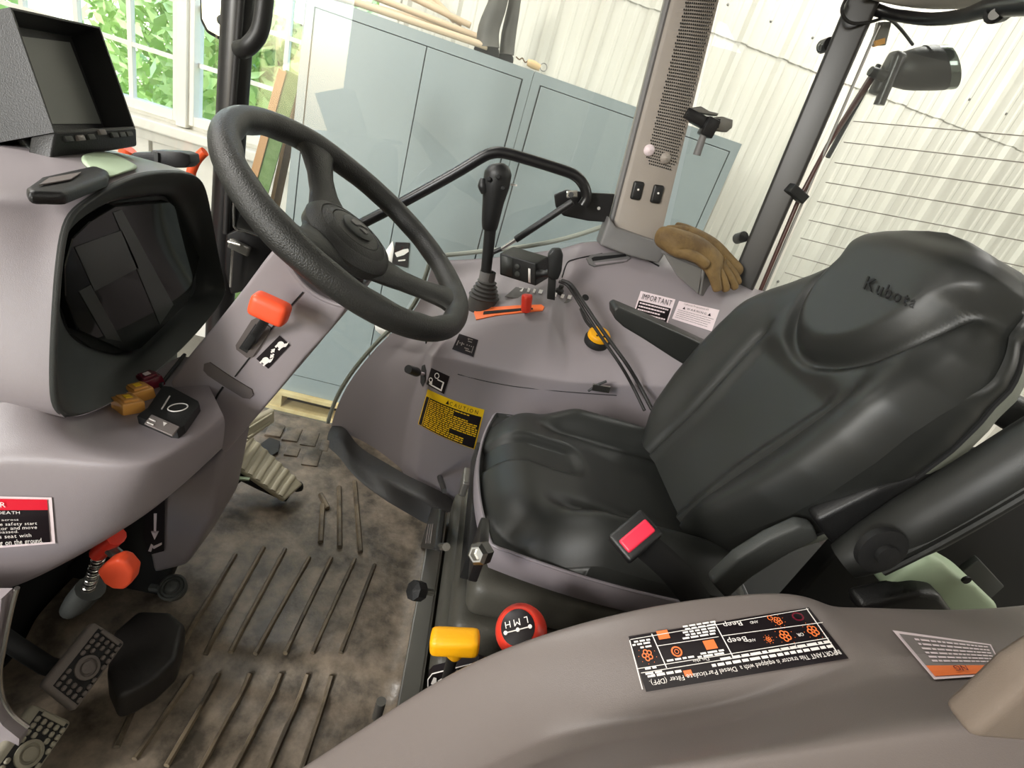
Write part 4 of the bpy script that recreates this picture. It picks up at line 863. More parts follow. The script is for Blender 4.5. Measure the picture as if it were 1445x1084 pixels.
# lower cover of the column, reaching the floor
MB().prism([P(x, y, y=.66) for x, y in ((232, 700), (318, 630), (306, 700), (300, 735), (262, 800), (215, 812), (205, 760))], (0, .10, 0), bev=.012).build('lower_cover', purple, da)
MB().prism([P(x, y, y=.655) for x, y in ((206, 720), (232, 702), (231, 778), (208, 784), (202, 760))], (0, .002, 0)).build('tilt_label', decalblack, da, smooth=False)
tl = [((217, 725), (221, 725), (220, 752), (217, 752)), ((213, 750), (224, 750), (218, 762)), ((209, 778), (213, 768), (216, 770), (213, 779)), ((214, 772), (228, 766), (228, 769), (217, 775))]
for q in tl: MB().prism([P(x, y, y=.654) for x, y in q], (0, .0008, 0)).build('tilt_symbol', pinkwhite, da, smooth=False)
# switches on the shelf
Sp = lambda x, y, h=0: onsurf(x, y, h, BS)
for (x, y, m, nm) in ((214, 543, maroon, 'hazard_switch'), (199, 560, amber, 'light_switch'), (181, 578, amber, 'light_switch')):
    p, n = H(x, y, BS); ax = nrm(Sp(x + 6, y + 4) - Sp(x - 6, y - 4))
    o = MB().box(p + n * .004, (.034, .024, .020), ax=ax, az=n, bev=.003).build(nm, m, da)
    MB().box(p + n * .0145, (.024, .016, .004), ax=ax, az=n, bev=.001).build('lens', m, o)
    MB().box(p + n * .0168, (.010, .007, .001), ax=ax, az=n).build('symbol', pinkwhite if m is maroon else yellow2, o, smooth=False)
fr = [(211, 587), (232, 556), (243, 556), (281, 575), (283, 580), (262, 611), (252, 619), (242, 618), (196, 598), (200, 594)]
strip([(x, y) for x, y in fr], black, 'switch_panel', da, h=.010, bv=BS, th=.012)
p0_, n0_ = H(240, 588, BS); 
pq = lambda x, y, h: PP(x, y, np.mean([Sp(a, b) for a, b in fr], 0) + n0_ * h, n0_)
d6 = np.mean([H(a, b, BS)[1] for a, b in fr], 0); n0_ = nrm(d6)
MB().prism([pq(x, y, .0115) for x, y in ((214, 585), (253, 602), (243, 614), (204, 597))], -n0_ * .002).build('switch_key', greyp, da, smooth=False)
MB().prism([pq(x, y, .0122) for x, y in ((230, 595), (236, 597), (231, 601))], -n0_ * .0008).build('key_symbol', white, da, smooth=False)
cc = pq(251, 575, .0115); A1 = nrm(pq(261, 579, .0115) - cc); A2 = np.cross(n0_, A1)
MB().sweep([cc + (A1 * math.cos(a) + A2 * math.sin(a)) * .010 for a in np.linspace(0, 6.283, 24, endpoint=False)], .0007, 6, closed=True).build('key_ring', white, da)
for (x, y) in ((236, 563), (233, 568), (230, 573)): MB().prism([pq(x + a, y + b, .0118) for a, b in ((-3, 4), (3, -5), (4.5, -4), (-1.5, 5))], -n0_ * .0005).build('key_lettering', white, da, smooth=False)
for (x, y) in ((211, 590), (208, 595)): MB().prism([pq(x + a, y + b, .0122) for a, b in ((0, 0), (9, 4), (8, 5), (-1, 1))], -n0_ * .0005).build('key_lettering', white, da, smooth=False)
# flap between shelf and column
bar([Sp(262, 503, .004), Sp(233, 540, .003), Sp(229, 547, .003), Sp(238, 555, .002), Sp(262, 566, .002)], .0025, 'flap_edge', matte, da, 8)
# danger label
dn = Decal('danger_label', da, BS, [(-95, 697), (74, 701), (79, 766), (-88, 779)], pinkwhite)
dn.rect(.02, .04, .955, .26, redp, 1.6); dn.rect(.02, .26, .955, .95, decalblack, 1.6)
def dtx(t, x0, x1, y0, y1):
    (a, b), (c, d) = dn.uv(x0, y0), dn.uv(x1, y1); dn.text(t, a, b, c, d, white)
dtx('DANGER', -48, 11, 705, 713)
for t, x0, x1, y0, y1 in (('INJURY OR DEATH', -60, 31, 718.8, 722.4), ('across', 5, 29, 729.2, 731.6), ('the safety start', -6, 55, 734.8, 737.4), ('tor and move', 0, 55, 740.5, 743.1), ('passed.', 1, 29, 746.1, 748.7), ("'s seat with", 0, 47, 751.9, 754.5), ('ing on the ground.', -4, 63, 760, 762.6)): dtx(t, x0, x1, y0, y1)
for k in range(6): dn.dashes(.08, .42, .45 + k * .083, .035, white)
dn.done()
# ================================================================== SEAT
st = thing('driver_seat', 'black vinyl tractor seat with embossed headrest, red belt buckle and bellows suspension', 'seat', (.32, .69, 0))
CY = .69
def sstep(x, a, b): t = min(max((x - a) / (b - a), 0), 1); return t * t * (3 - 2 * t)
def cush(a, b):  # a across (-1 near .. 1 far), b front(-1)..back(1)
    k = .30
    X = b * math.sqrt(1 - a * a * k * (.8 if b < 0 else .25)); Y = a * math.sqrt(1 - b * b * k * (.55 if b < 0 else .4))
    x = .318 + X * .212; y = CY + .022 + Y * (.206 + .012 * b)
    v = (b + 1) / 2; e = min(1, (a ** 6 + b ** 6) ** (1 / 6)); z = .452 + .012 * (1 - v)
    z -= .052 * max(0, (e - .55) / .45) ** 3.2
    bol = sstep(abs(a), .50, .76) * sstep(v, .20, .42) * (1 - .5 * sstep(v, .85, 1)); z += .033 * bol
    z -= .012 * math.exp(-((abs(a) - .55) / .07) ** 2) * sstep(v, .18, .34)
    z -= .014 * (1 - sstep(abs(a), .3, .6)) * sstep(v, .3, .6)
    z += .005 * math.exp(-((v - .12) / .12) ** 2); tng = (1 - sstep(abs(a - .08), .18, .215)) * (1 - sstep(v + .25 * (a - .08) ** 2 * 4, .36, .43)); z -= .015 * tng
    z += .012 * math.exp(-((v - .93) / .06) ** 2) * (abs(a) < .99)
    return np.array([x, y, z])
N = 64; A = np.linspace(-1, 1, N + 1)
rows = [[cush(a, b) for a in A] for b in A]
m = MB().grid(rows)
per = [(-1 + 2 * i / N, -1) for i in range(N)] + [(1, -1 + 2 * i / N) for i in range(N)] + [(1 - 2 * i / N, 1) for i in range(N)] + [(-1, 1 - 2 * i / N) for i in range(N)]
pr = [cush(a, b) for a, b in per]; ctr = np.array([.318, CY + .022, 0])
def ringz(zz, k): return [np.array([ctr[0] + (p[0] - ctr[0]) * k, ctr[1] + (p[1] - ctr[1]) * k, zz if zz < .395 or True else p[2]]) for p in pr]
m2 = [pr, [p * np.array([1, 1, 0]) + np.array([(p[0] - ctr[0]) * .02, (p[1] - ctr[1]) * .02, p[2] - .014]) for p in pr], ringz(.420, 1.018), ringz(.408, 1.0), ringz(.404, .9)]
m.grid(m2, closed_u=True)
cu = m.build('seat_cushion', vinyl, st, angle=180)
MB().sweep(ringz(.417, 1.024)[::4], .0024, 6, closed=True, smooth=2).build('piping', seatpan, cu)
MB().grid([ringz(.417, 1.016), ringz(.413, 1.03), ringz(.388, 1.028), ringz(.366, .98), ringz(.356, .8)], closed_u=True).build('seat_pan', seatpan, st)
# backrest -------------------------------------------------------
B0 = np.array([.455, .69, .455]); BU = nrm([.27, 0, .963]); BN = np.array([-BU[2], 0, BU[0]])
hw = [(0, .168), (.03, .182), (.08, .205), (.14, .228), (.20, .238), (.26, .240), (.32, .234), (.36, .222), (.40, .197), (.425, .172), (.445, .150), (.465, .142), (.485, .132), (.50, .112), (.51, .085), (.517, .045), (.519, .004)]
def W_(h): return float(np.interp(h, [q[0] for q in hw], [q[1] for q in hw]))
def cy(h): return .708 - .13 * h
def bfront(a, h):
    w = W_(h); y = cy(h) + a * w * (1 if a > 0 else .90 - .09 * (1 - sstep(h, .36, .44)))
    f = .045 * (1 - abs(a) ** 5) * (1 - .65 * sstep(h, .46, .519) ** 2)
    f += .034 * sstep(abs(a), .50, .86) * (1 - sstep(h, .30, .42)) * sstep(h, -.05, .08) - .02 * max(0, (abs(a) - .86) / .14) ** 2
    dy = (y - cy(h)); p = dy / .108; q = (h - .435) / .125 if h < .435 else 0
    r = math.sqrt(p * p + q * q) - 1
    if h > .435: r = abs(dy) / (.108 + .05 * sstep(h, .435, .5)) - 1
    f += .020 * sstep(-r, -.02, .25); f -= .013 * math.exp(-((r - .06) / .07) ** 2) * (1 - .8 * sstep(h, .43, .47))
    # lower centre panel between two stitched grooves
    g = .095 + .02 * sstep(h, .1, .3)
    f -= .010 * math.exp(-((abs(dy) - g) / .008) ** 2) * (1 - sstep(h, .29, .33)); f -= .014 * (1 - sstep(abs(dy), g - .03, g)) * (1 - sstep(h, .27, .31))
    return B0 + np.array([0, y - B0[1], 0]) + BU * h + BN * f
hs = np.concatenate([np.linspace(0, .46, 110), np.linspace(.463, .519, 26)]); NA = 130; AS = np.sin(np.linspace(-1, 1, NA) * math.pi / 2) * .35 + np.linspace(-1, 1, NA) * .65
rows = [[bfront(a, h) for a in AS] for h in hs]
m = MB().grid(rows)
edge = [rows[i][0] for i in range(len(hs))] + [rows[-1][j] for j in range(1, NA)] + [rows[i][-1] for i in reversed(range(len(hs) - 1))]
cb_ = B0 + BU * .25
def er(k, d): return [cb_ + BU * (((p - cb_) @ BU) * k) + np.array([0, (p[1] - cy(.25)) * k + cy(.25) - cb_[1], 0]) - BN * d for p in edge]
m.grid([edge, er(1.012, .012), er(1.012, .03), er(.995, .045)])
bk = m.build('backrest', vinyl, st, angle=180); BB = bvh(bk)
MB().sweep(er(1.004, .043)[::5], .003, 6, smooth=2).build('piping', matte, bk)
MB().grid([er(1.0, .042), er(1.008, .050), er(.985, .066), er(.88, .080), er(.5, .088), er(.05, .090)]).build('back_shell', shellm, st)
lo = [bfront(a, 0) for a in AS]; MB().grid([lo, [p - BN * .06 for p in lo], [p - BN * .06 - BU * .04 for p in lo]]).build('back_base', vinyl, st)
kt = Decal('embossed_lettering', bk, BB, [(1229, 386), (1299, 416), (1290, 438), (1219, 410)], vinyl, off=.0006, plate=False)
kt.text('Kubota', 0, .2, 1.02, .95, matte, off=6, gap=.2)
for k_, (b_, m_) in kt.parts.items(): b_.build('embossed_lettering', matte, bk, smooth=False, recalc=False, thick=.0018)
# belt buckle
bu = MB().sweep([P(985, 850, y=.455), P(950, 805, y=.45), P(905, 765, y=.44)], [(.018, .006), (.018, .007), (.017, .008)], 10, up=(0, -1, .2), smooth=3).build('buckle_stalk', matte, st)
n_ = nrm([-.35, -.55, .75]); c = P(888, 750, y=.435); ax = nrm(PP(914, 728, c, n_) - PP(866, 768, c, n_)); al = nrm(PP(905, 765, c, n_) - PP(886, 748, c, n_))
BZ = MB().box(c + al * .008, (.050, .036, .018), ax=ax, az=n_, bev=.004, seg=3).build('buckle', black, st)
MB().box(c + al * .010 + n_ * .008, (.040, .017, .008), ax=ax, az=n_, bev=.003, seg=3).build('release_button', redbtn, BZ)
# armrest on the far side
ay = .965
ap = [P(x, y, y=ay) for x, y in ((866, 437), (872, 433), (905, 447), (960, 471), (1010, 494), (1080, 525), (1065, 560), (1010, 545), (985, 527), (950, 506), (910, 480), (880, 462), (867, 450))]
MB().prism(ap, (0, .055, 0), bev=.010, seg=4).build('armrest', vinyl, st)
MB().sweep([P(926, 580, y=.955), P(960, 553, y=.955), P(1000, 515, y=.97)], [(.009, .014), (.010, .015), (.010, .015)], 10, up=(0, 0, 1)).build('armrest_bracket', black, st)
MB().box(P(848, 548, y=1.0), (.04, .006, .016), ax=(.95, 0, .1), bev=.001).build('belt_anchor', metal, st, smooth=False)
MB().sweep([P(830, 552, y=1.0), P(843, 543, y=1.0), P(856, 538, y=1.0)], .003, 8).build('anchor_lever', black, st)
# folded-up armrest on the near side
npts = [P(1190, 792, y=.455), P(1235, 770, y=.45), P(1295, 738, y=.44), P(1370, 694, y=.43), P(1470, 632, y=.42), P(1560, 578, y=.41)]
arm2 = MB().sweep(npts, [(.020, .022), (.024, .030), (.028, .034), (.028, .033), (.028, .032), (.026, .030)], 22, up=(0, .25, 1), smooth=4).build('raised_armrest', vinyl, st)
for sgn in (-.55, .35): MB().sweep([p_ + np.array([0, -.0285, .028 * sgn]) for p_ in npts[1:]], .0035, 6, smooth=4).build('seam_ridge', vinyl, arm2)
MB().lathe(P(1243, 776, y=.415), (0, -1, .1), [(.028, -.004), (.028, .004), (.020, .006), (.012, .006), (.012, .012), (0, .013)], 24).build('pivot_bolt', matte, st)
MB().prism([P(x, y, y=.47) for x, y in ((1004, 824), (1040, 790), (1085, 762), (1130, 742), (1150, 745), (1158, 762), (1110, 786), (1060, 818), (1026, 848))], (0, .02, 0), bev=.006).build('side_bracket', hoodgrey, st)
MB().prism([P(x, y, y=.475) for x, y in ((1150, 735), (1240, 690), (1340, 660), (1400, 640), (1330, 690), (1230, 760), (1180, 775))], (0, .025, 0), bev=.008).build('recliner_cover', black, st)
# suspension: bellows, rails, brackets
for k in range(4):
    z = .315 - k * .072; e = .010 + k * .011
    MB().box((.34, .70, z), (.42 + 2 * e, .35 + 2 * e, .066), bev=.024, seg=4).build('bellows_fold', bellm, st)
MB().box((.34, .70, .035), (.50, .46, .07), bev=.01).build('suspension_base', matte, st)
MB().box((.112, .70, .345), (.016, .30, .05), bev=.003).build('front_plate', black, st)
MB().box(P(656, 680, x=.088), (.012, .045, .030), bev=.003).build('front_clip', steel2, st, smooth=False)
MB().box(P(676, 775, x=.10), (.012, .055, .055), bev=.003).build('bolt_bracket', blackp, st)
MB().lathe(P(678, 781, x=.092), (-.5, -.6, .3), [(.013, -.008), (.013, .006), (.009, .010), (.007, .010), (.006, .004), (0, .004)], 6).build('hex_bolt', metal, st, smooth=False)
rl = MB().box((.075, .62, .155), (.03, .50, .012), bev=.002).box((.09, .62, .115), (.006, .50, .085)).build('slide_rail', steel2, st, smooth=False)
MB().prism([P(x, y, x=.058) for x, y in ((609, 716), (620, 718), (612, 776), (593, 773))], (.012, 0, 0), bev=.003).build('slide_lever', black, st)
for k in range(3): MB().sweep([P(605 + k * 3, 740, x=.056), P(601 + k * 3, 766, x=.056)], .0012, 6).build('grip_line', greyp, st)
MB().sweep([P(614, 771, x=.064), P(630, 772, x=.072)], .006, 10).build('lever_rod', metal, st)
MB().sweep([P(617, 664, x=.07), P(621, 675, x=.066), P(627, 693, x=.066)], [.005, .007, .005], 10, smooth=3).build('catch_handle', black, st)
MB().sweep([P(594, 834, x=.052), P(610, 836, x=.07)], .005, 10).build('adjuster_rod', metal, st)
MB().lathe(P(590, 834, x=.047), nrm(P(610, 836, x=.07) - P(594, 834, x=.052)), [(0, -.012), (.014, -.010), (.014, .006), (.01, .010)], 8).build('adjuster_knob', black, st, smooth=False)
# wall between mat and seat
MB().prism([(.125, .30, .10), (.125, .95, .10), (.112, .95, -.05), (.112, .30, -.05)], (.02, 0, 0), bev=.004).build('seat_riser', matplain, cab)
MB().box((.75, .67, .12), (.30, 1.1, .44), bev=.03).build('rear_deck', matte, cab)
# ================================================================== NEAR FENDER CONSOLE
nf_ = thing('near_fender_console', 'taupe grey padded fender console with two labels, next to the yellow lever', 'console', (.3, .2, .2))
C = [ # silhouette, pad, crease, below, ridge
 [(330, 1150, .31), (350, 1200, .28), (390, 1260, .24), (400, 1275, .22), (420, 1300, .17)],
 [(440, 1077, .31), (480, 1115, .28), (540, 1165, .24), (552, 1180, .22), (580, 1205, .17)],
 [(510, 1032, .31), (555, 1070, .28), (625, 1115, .24), (640, 1135, .22), (665, 1160, .17)],
 [(590, 980, .31), (640, 1020, .28), (715, 1065, .24), (728, 1090, .22), (750, 1117, .17)],
 [(655, 943, .31), (705, 985, .28), (780, 1040, .24), (792, 1066, .22), (812, 1098, .17)],
 [(720, 914, .31), (772, 958, .28), (845, 1026, .24), (855, 1050, .22), (872, 1083, .17)],
 [(800, 887, .31), (840, 935, .28), (905, 1015, .24), (915, 1038, .22), (930, 1075, .17)],
 [(880, 866, .31), (912, 915, .28), (970, 1006, .24), (978, 1030, .22), (990, 1066, .17)],
 [(960, 850, .31), (990, 900, .28), (1040, 990, .24), (1048, 1016, .22), (1058, 1056, .17)],
 [(1040, 841, .31), (1066, 888, .28), (1105, 970, .24), (1113, 996, .22), (1123, 1047, .17)],
 [(1100, 837, .31), (1125, 880, .28), (1165, 950, .24), (1173, 976, .22), (1182, 1038, .17)],
 [(1140, 841, .31), (1168, 880, .28), (1205, 935, .24), (1215, 962, .22), (1228, 1031, .17)],
 [(1166, 852, .31), (1195, 886, .28), (1240, 925, .245), (1250, 955, .225), (1268, 1025, .17)],
 [(1185, 859, .31), (1218, 890, .275), (1268, 925, .24), (1282, 955, .22), (1303, 1020, .17)],
 [(1230, 858, .31), (1270, 890, .275), (1325, 928, .24), (1338, 955, .22), (1362, 1012, .17)],
 [(1310, 862, .31), (1350, 894, .275), (1400, 930, .24), (1412, 955, .22), (1437, 1001, .17)],
 [(1400, 862, .31), (1440, 894, .275), (1485, 930, .24), (1497, 955, .22), (1520, 988, .17)],
 [(1500, 850, .31), (1540, 885, .275), (1585, 920, .24), (1597, 945, .22), (1620, 975, .17)],
 [(1700, 830, .31), (1740, 865, .275), (1785, 900, .24), (1797, 925, .22), (1820, 955, .17)]]
rows = []
for c in C:
    c = sharpen(c, (2, 3), .2)
    pts = [P(x, y, y=yy) for x, y, yy in c]; p0, pe = pts[0], pts[-1]
    r = [np.array([p0[0], p0[1] + .012, .02]), p0 + np.array([0, .012, -.10]), p0 + np.array([0, .010, -.018]), p0 + np.array([0, .005, -.004])] + pts
    r += [pe + np.array([0, -.006, -.003]), pe + np.array([0, -.014, -.02]), pe + np.array([0, -.05, -.11]), pe + np.array([0, -.07, -.30])]
    rows.append(r)
nfo = MB().grid(rows).build('console_shell', shaded, nf_, sub=2, bake=True, angle=180); BF = bvh(nfo)
pd = Decal('filter_label', nf_, BF, [(1197, 930), (912, 977), (887, 899), (1141, 858)], decalblack, nu=16, nv=8, off=.0015, label='glossy black exhaust filter label with orange symbols')
def R4(pts, m, w=.006):
    (x0, y0), (x1, y1) = pts; a, b = pd.uv(x0, y0), pd.uv(x1, y1); d = np.array(b) - np.array(a); L = np.linalg.norm(d); n = np.array([-d[1], d[0]]) / L * np.array([w, w * 2.2]) * .5
    K_ = 6
    for k in range(K_):
        p, q = np.array(a) + d * k / K_, np.array(a) + d * (k + 1) / K_; pd.poly([p - n, q - n, q + n, p + n], white, 2.1)
for a, b in (((889, 905), (907, 974)), ((900, 945), (1168, 902)), ((905, 951), (1172, 908)), ((920, 896), (941, 944)), ((928, 913), (1014, 900)), ((1007, 878), (1034, 928)), ((1018, 899), (1160, 880)), ((1137, 860), (1180, 922)), ((890, 904), (1140, 861))): R4((a, b), white, .0055)
pd.text('IMPORTANT This tractor is equipped with a', .02, .075, .52, .155, white); pd.text('Diesel Particulate Filter (DPF).', .54, .075, .97, .155, white)
for v, u1 in ((.21, .95), (.29, .6)): pd.dashes(.03, .66 if v < .25 else u1, v, .05, white, .02, .06, .008)
pd.dashes(.8, .95, .21, .045, white, .02, .05, .008)
def txt_px(t, x0, y0, x1, y1, hh, m):  # reads right-to-left in the photo (label is upside down)
    u0, v0 = pd.uv(x0, y0); u1, v1 = pd.uv(x1, y1); v = (v0 + v1) / 2; pd.text(t, u0, v - hh / 2, u1, v + hh / 2, m)
txt_px('Beep', 1046, 881, 1021, 885, .10, white); txt_px('Beep', 1053, 903, 1027, 908, .10, white); txt_px('AND', 1069, 879, 1058, 881, .05, white); txt_px('AND', 1066, 905, 1055, 906, .05, white); txt_px('OR', 1133, 897, 1124, 898, .06, white); txt_px('Do this', 1000, 931, 978, 935, .06, white); txt_px('If you see/hear', 1130, 914, 1088, 921, .06, white)
def dash_px(x0, y0, x1, y1, n, h=.045):
    for k in range(n):
        t = k / max(n - 1, 1); u0, v = pd.uv(x0, y0 + 0); pass
for (x0, x1, yA, yB, ns) in ((1010, 963, 886, 891, 5), (1022, 985, 920, 926, 2), (980, 940, 927, 933, 1), (918, 893, 905, 908, 2), (920, 905, 912, 916, 1), (927, 908, 942, 946, 1), (935, 912, 950, 955, 2)):
    for k in range(ns):
        u0, v0 = pd.uv(x0, yA - (k - ns / 2) * 4.2); u1, _ = pd.uv(x1, yB - (k - ns / 2) * 4.2); pd.dashes(min(u0, u1), max(u0, u1), v0, .035, white, .02, .05, .008)
def flower(x, y, s):
    u, v = pd.uv(x, y)
    for k in range(5):
        a = k * 1.2566; pd.ring(u + .016 * s * math.cos(a), v + .065 * s * math.sin(a), .013 * s, .05 * s, orangep, .45, 10)
    for k in range(9): 
        a = k * .7; pd.disc(u + .045 * s * math.cos(a), v + .16 * s * math.sin(a), .0022, .008, orangep, 5)
for q in ((1146, 892, 1), (1107, 899, 1), (1097, 878, .75), (1084, 904, .5), (914, 926, 1)): flower(*q)
def blob(x, y, ru, rv, m, ring=False):
    u, v = pd.uv(x, y); (pd.ring if ring else pd.disc)(u, v, ru, rv, m, *(() if not ring else (.3,)))
for (x, y) in ((936, 897), (1002, 911)):
    u, v = pd.uv(x, y); pd.rect(u - .03, v - .085, u + .03, v + .085, orangep)
u, v = pd.uv(971, 951); pd.rect(u - .02, v - .05, u + .02, v + .05, orangep)
blob(955, 921, .028, .10, orangep, True); blob(955, 921, .012, .045, orangep, True); blob(1086, 874, .014, .05, orangep, True); blob(1125, 872, .03, .09, maroon, True)
pd.done()
pw = Decal('warning_label', nf_, BF, [(1420, 955), (1318, 962), (1259, 892), (1398, 912)], pinkwhite, nu=6, nv=6, off=.0015)
pw.rect(.04, .05, .98, .30, orangep, 1.6); pw.rect(.04, .30, .98, .93, greyp, 1.6)
for k in range(6): pw.dashes(.1, .9, .37 + k * .09, .04, pinkwhite)
pw.text('NG', .60, .10, .75, .24, maroon); pw.done()
MB().prism([P(x, y, y=.17) for x, y in ((1400, 917), (1470, 870), (1560, 860), (1560, 990), (1440, 1000), (1324, 990), (1362, 955))], (0, -.02, 0), bev=.006).build('rear_moulding', beltbrown, nf_)
MB().box((.40, .03, 1.05), (.10, .06, 1.0), bev=.012).build('near_door_pillar', beige, cab)
# pale green panel and dark trim behind the seat
mg = thing('moulded_panel', 'pale green angled plastic panel behind the seat, above the fender console', 'panel', P(1330, 835, y=.42))
MB().prism([P(x, y, y=.42) for x, y in ((1246, 832), (1292, 797), (1314, 786), (1334, 795), (1352, 813), (1382, 830), (1414, 860), (1400, 885), (1340, 885), (1300, 850))], (0, .05, 0), bev=.012, seg=4).build('panel_body', mint, mg)
MB().lathe(P(1364, 819, y=.417), (0, -1, 0), [(.005, -.002), (.005, .001), (0, .001)], 10).build('panel_hole', matte, mg)
MB().prism([P(x, y, y=.40) for x, y in ((1215, 857), (1300, 838), (1330, 842), (1352, 872), (1290, 880), (1215, 870))], (0, .03, 0), bev=.008).build('dark_cover', black, cab)
MB().prism([P(x, y, y=.50) for x, y in ((1358, 808), (1383, 790), (1418, 828), (1398, 846))], (0, .01, 0), bev=.002).build('dark_plate', hoodgrey, cab)
MB().prism([P(x, y, y=.55) for x, y in ((1100, 870), (1200, 760), (1300, 735), (1500, 700), (1500, 880), (1200, 890))], (0, .03, 0), bev=.005).build('dark_back_panel', matte, cab)
# ================================================================== LEVERS BY THE SEAT
yl = thing('yellow_lever', 'yellow T-shaped lever knob on a black stalk beside the seat base', 'lever', P(632, 960, y=.37))
c = P(642, 906, y=.37); ax = nrm(P(676, 908, y=.37) - P(610, 905, y=.37)); dn_ = nrm(P(642, 925, y=.37) - c)
MB().box(c, (.054, .025, .025), ax=ax, ay=dn_, bev=.008, seg=3).build('lever_knob', yellow, yl)
MB().sweep([c + dn_ * .008, c + dn_ * .018, c + dn_ * .024], [.012, .010, .007], 14).build('knob_neck', yellow, yl)
MB().sweep([P(639, 926, y=.37), P(634, 945, y=.375), P(622, 1000, y=.39)], .0065, 10).build('stalk', black, yl)
pb = [P(x, y, y=.40) for x, y in ((604, 957), (610, 950), (675, 934), (684, 938), (690, 1010), (604, 1010))]
MB().prism(pb, (0, .01, 0)).build('guide_plate', decalblack, yl, smooth=False)
MB().sweep([P(x, y, y=.398) for x, y in ((604, 975), (604, 959), (610, 951), (674, 935), (682, 937))], .0007, 6).build('plate_border', white, yl)
for pts in (((608, 965), (612, 956), (616, 957), (616, 966)), ((618, 961), (624, 957), (623, 962)), ((640, 951), (645, 945), (649, 950)), ((650, 948), (653, 943), (655, 944), (651, 949)), ((654, 944), (659, 940), (659, 944)), ((667, 940), (670, 936), (673, 941))):
    MB().prism([P(x, y, y=.398) for x, y in pts], (0, -.0006, 0)).build('symbol', white, yl, smooth=False)
rk = thing('range_lever', 'red ball gear knob with a black shift-pattern cap beside the seat', 'gear knob', P(735, 930, y=.39))
c = P(736, 891, y=.39); kd = nrm(P(727, 876, y=.39) - c + np.array([0, -.012, .006]))
kn = MB().lathe(c, kd, [(.012, -.045), (.018, -.034), (.026, -.018), (.0295, 0), (.0285, .010), (.0235, .0185), (.0195, .0222), (.0, .0235)], 32).build('ball_knob', red, rk)
cap = MB().lathe(c, kd, [(.0192, .0220), (.0190, .0232), (.012, .0246), (0, .025)], 28).build('pattern_cap', decalblack, rk)
MB().sweep([c - kd * .04, c - kd * .12], .007, 10).build('stalk', black, rk)
cu_ = nrm(P(745, 885, y=.39) - P(722, 892, y=.39)); cu_ = nrm(cu_ - kd * (cu_ @ kd)); cv_ = np.cross(kd, cu_)
if (cv_ @ UP) > 0: cv_ = -cv_
cv_ = -cv_ if (P(736, 900, y=.39) - c) @ cv_ < 0 else cv_
cpt = lambda u, v, h: c + kd * (.0249 - .06 * (u * u + v * v) * 40 * .02 + h) + cu_ * u + cv_ * v
mb = MB()
for ch, u0, u1 in (('H', -.013, -.007), ('M', -.003, .004), ('L', .009, .013)):
    vs, fs, w = layout(ch); mb.add([cpt(u0 + (1 - p[0] / w) * (u1 - u0) * 1 if False else u1 - (p[0] / w) * (u1 - u0), -.008 + p[1] / .69 * .007, .0006) for p in vs], fs)
mb.build('lettering', white, cap, smooth=False, recalc=False)
MB().sweep([cpt(-.014, .003, .0003), cpt(.014, .003, .0003)], .0007, 6).build('pattern_line', white, cap)
for u in (-.014, 0, .014): MB().lathe(cpt(u, .003, 0), kd, [(.0022, -.001), (.0022, .0012), (0, .0013)], 12).build('pattern_dot', white, cap)
mb = MB(); MB().sweep([P(538, 990, y=.37), P(532, 1012, y=.37)], .006, 10).build('pin', steel2, yl)
# ================================================================== PEDALS
def pedal(name, lab, quad, p0, m):
    n = nrm([.72, -.1, .69]); q = [PP(x, y, p0, n) for x, y in quad]  # TL TR BR BL, long axis TL->BL
    t = thing(name, lab, 'pedal', np.mean(q, 0), 'paired brake pedals')
    MB().prism(q, -n * .014, bev=.006, seg=3).build('pad', m, t)
    f = lambda u, v, h=0: ((q[0] * (1 - u) + q[1] * u) * (1 - v) + (q[3] * (1 - u) + q[2] * u) * v) + n * h
    MB().prism([f(.2, .06, .0), f(.93, .06), f(.93, .94), f(.2, .94)], n * .0005).build('tread_bed', matte, t, smooth=False)
    c_ = f(.57, .55); ru = np.linalg.norm(f(1, .5) - f(0, .5)) * .27; e = nrm(f(1, .5) - f(0, .5)); g = nrm(f(.5, 1) - f(.5, 0))
    MB().lathe(c_, n, [(ru, 0), (ru, .003), (ru * .75, .004), (ru * .72, .001), (ru * .55, .001), (ru * .5, .0035), (0, .0035)], 24).build('centre_ring', m, t)
    kn_ = MB()
    for i in range(5):
        for j in range(9):
            u, v = .27 + i * .155, .16 + j * .092
            w = f(u, v) - c_
            if np.linalg.norm(w) < ru * 1.25: continue
            kn_.box(f(u, v, .0015), (.005, .006, .004), ax=e, az=n, bev=.0012, seg=1)
    kn_.build('tread', m, t, kind='stuff')
    MB().box(f(.57, .08, .001), (.03, .004, .003), ax=e, az=n).build('tread_bar', m, t, smooth=False)
    b = f(.5, .5) - n * .014
    MB().sweep([b, b + np.array([-.05, .01, -.03]), b + np.array([-.16, .02, .06])], [.011, .011, .011], 10, smooth=3).build('pedal_arm', matte, t)
    return t
pedal('brake_pedal', 'dark worn brake pedal pad, farther one of the pair', [(133, 876), (179, 906), (108, 1004), (60, 966)], np.array([-.335, .45, .17]), padm)
pedal('brake_pedal', 'paler brake pedal pad, nearer one of the pair', [(48, 992), (104, 1018), (28, 1130), (-32, 1100)], np.array([-.335, .40, .165]), padgrey)
ac = thing('accelerator_pedal', 'pale chevron-treaded accelerator pedal on the mat beyond the steering column', 'pedal', P(370, 690, z=.02))
n = nrm([.45, -.30, .85]); p0 = P(375, 660, z=.09)
q = [PP(x, y, p0, n) for x, y in ((318, 648), (352, 612), (428, 683), (402, 706))]
MB().prism(q, -n * .016, bev=.005).build('pedal_plate', pedalm, ac)
f = lambda u, v, h=0: ((q[0] * (1 - u) + q[1] * u) * (1 - v) + (q[3] * (1 - u) + q[2] * u) * v) + n * h
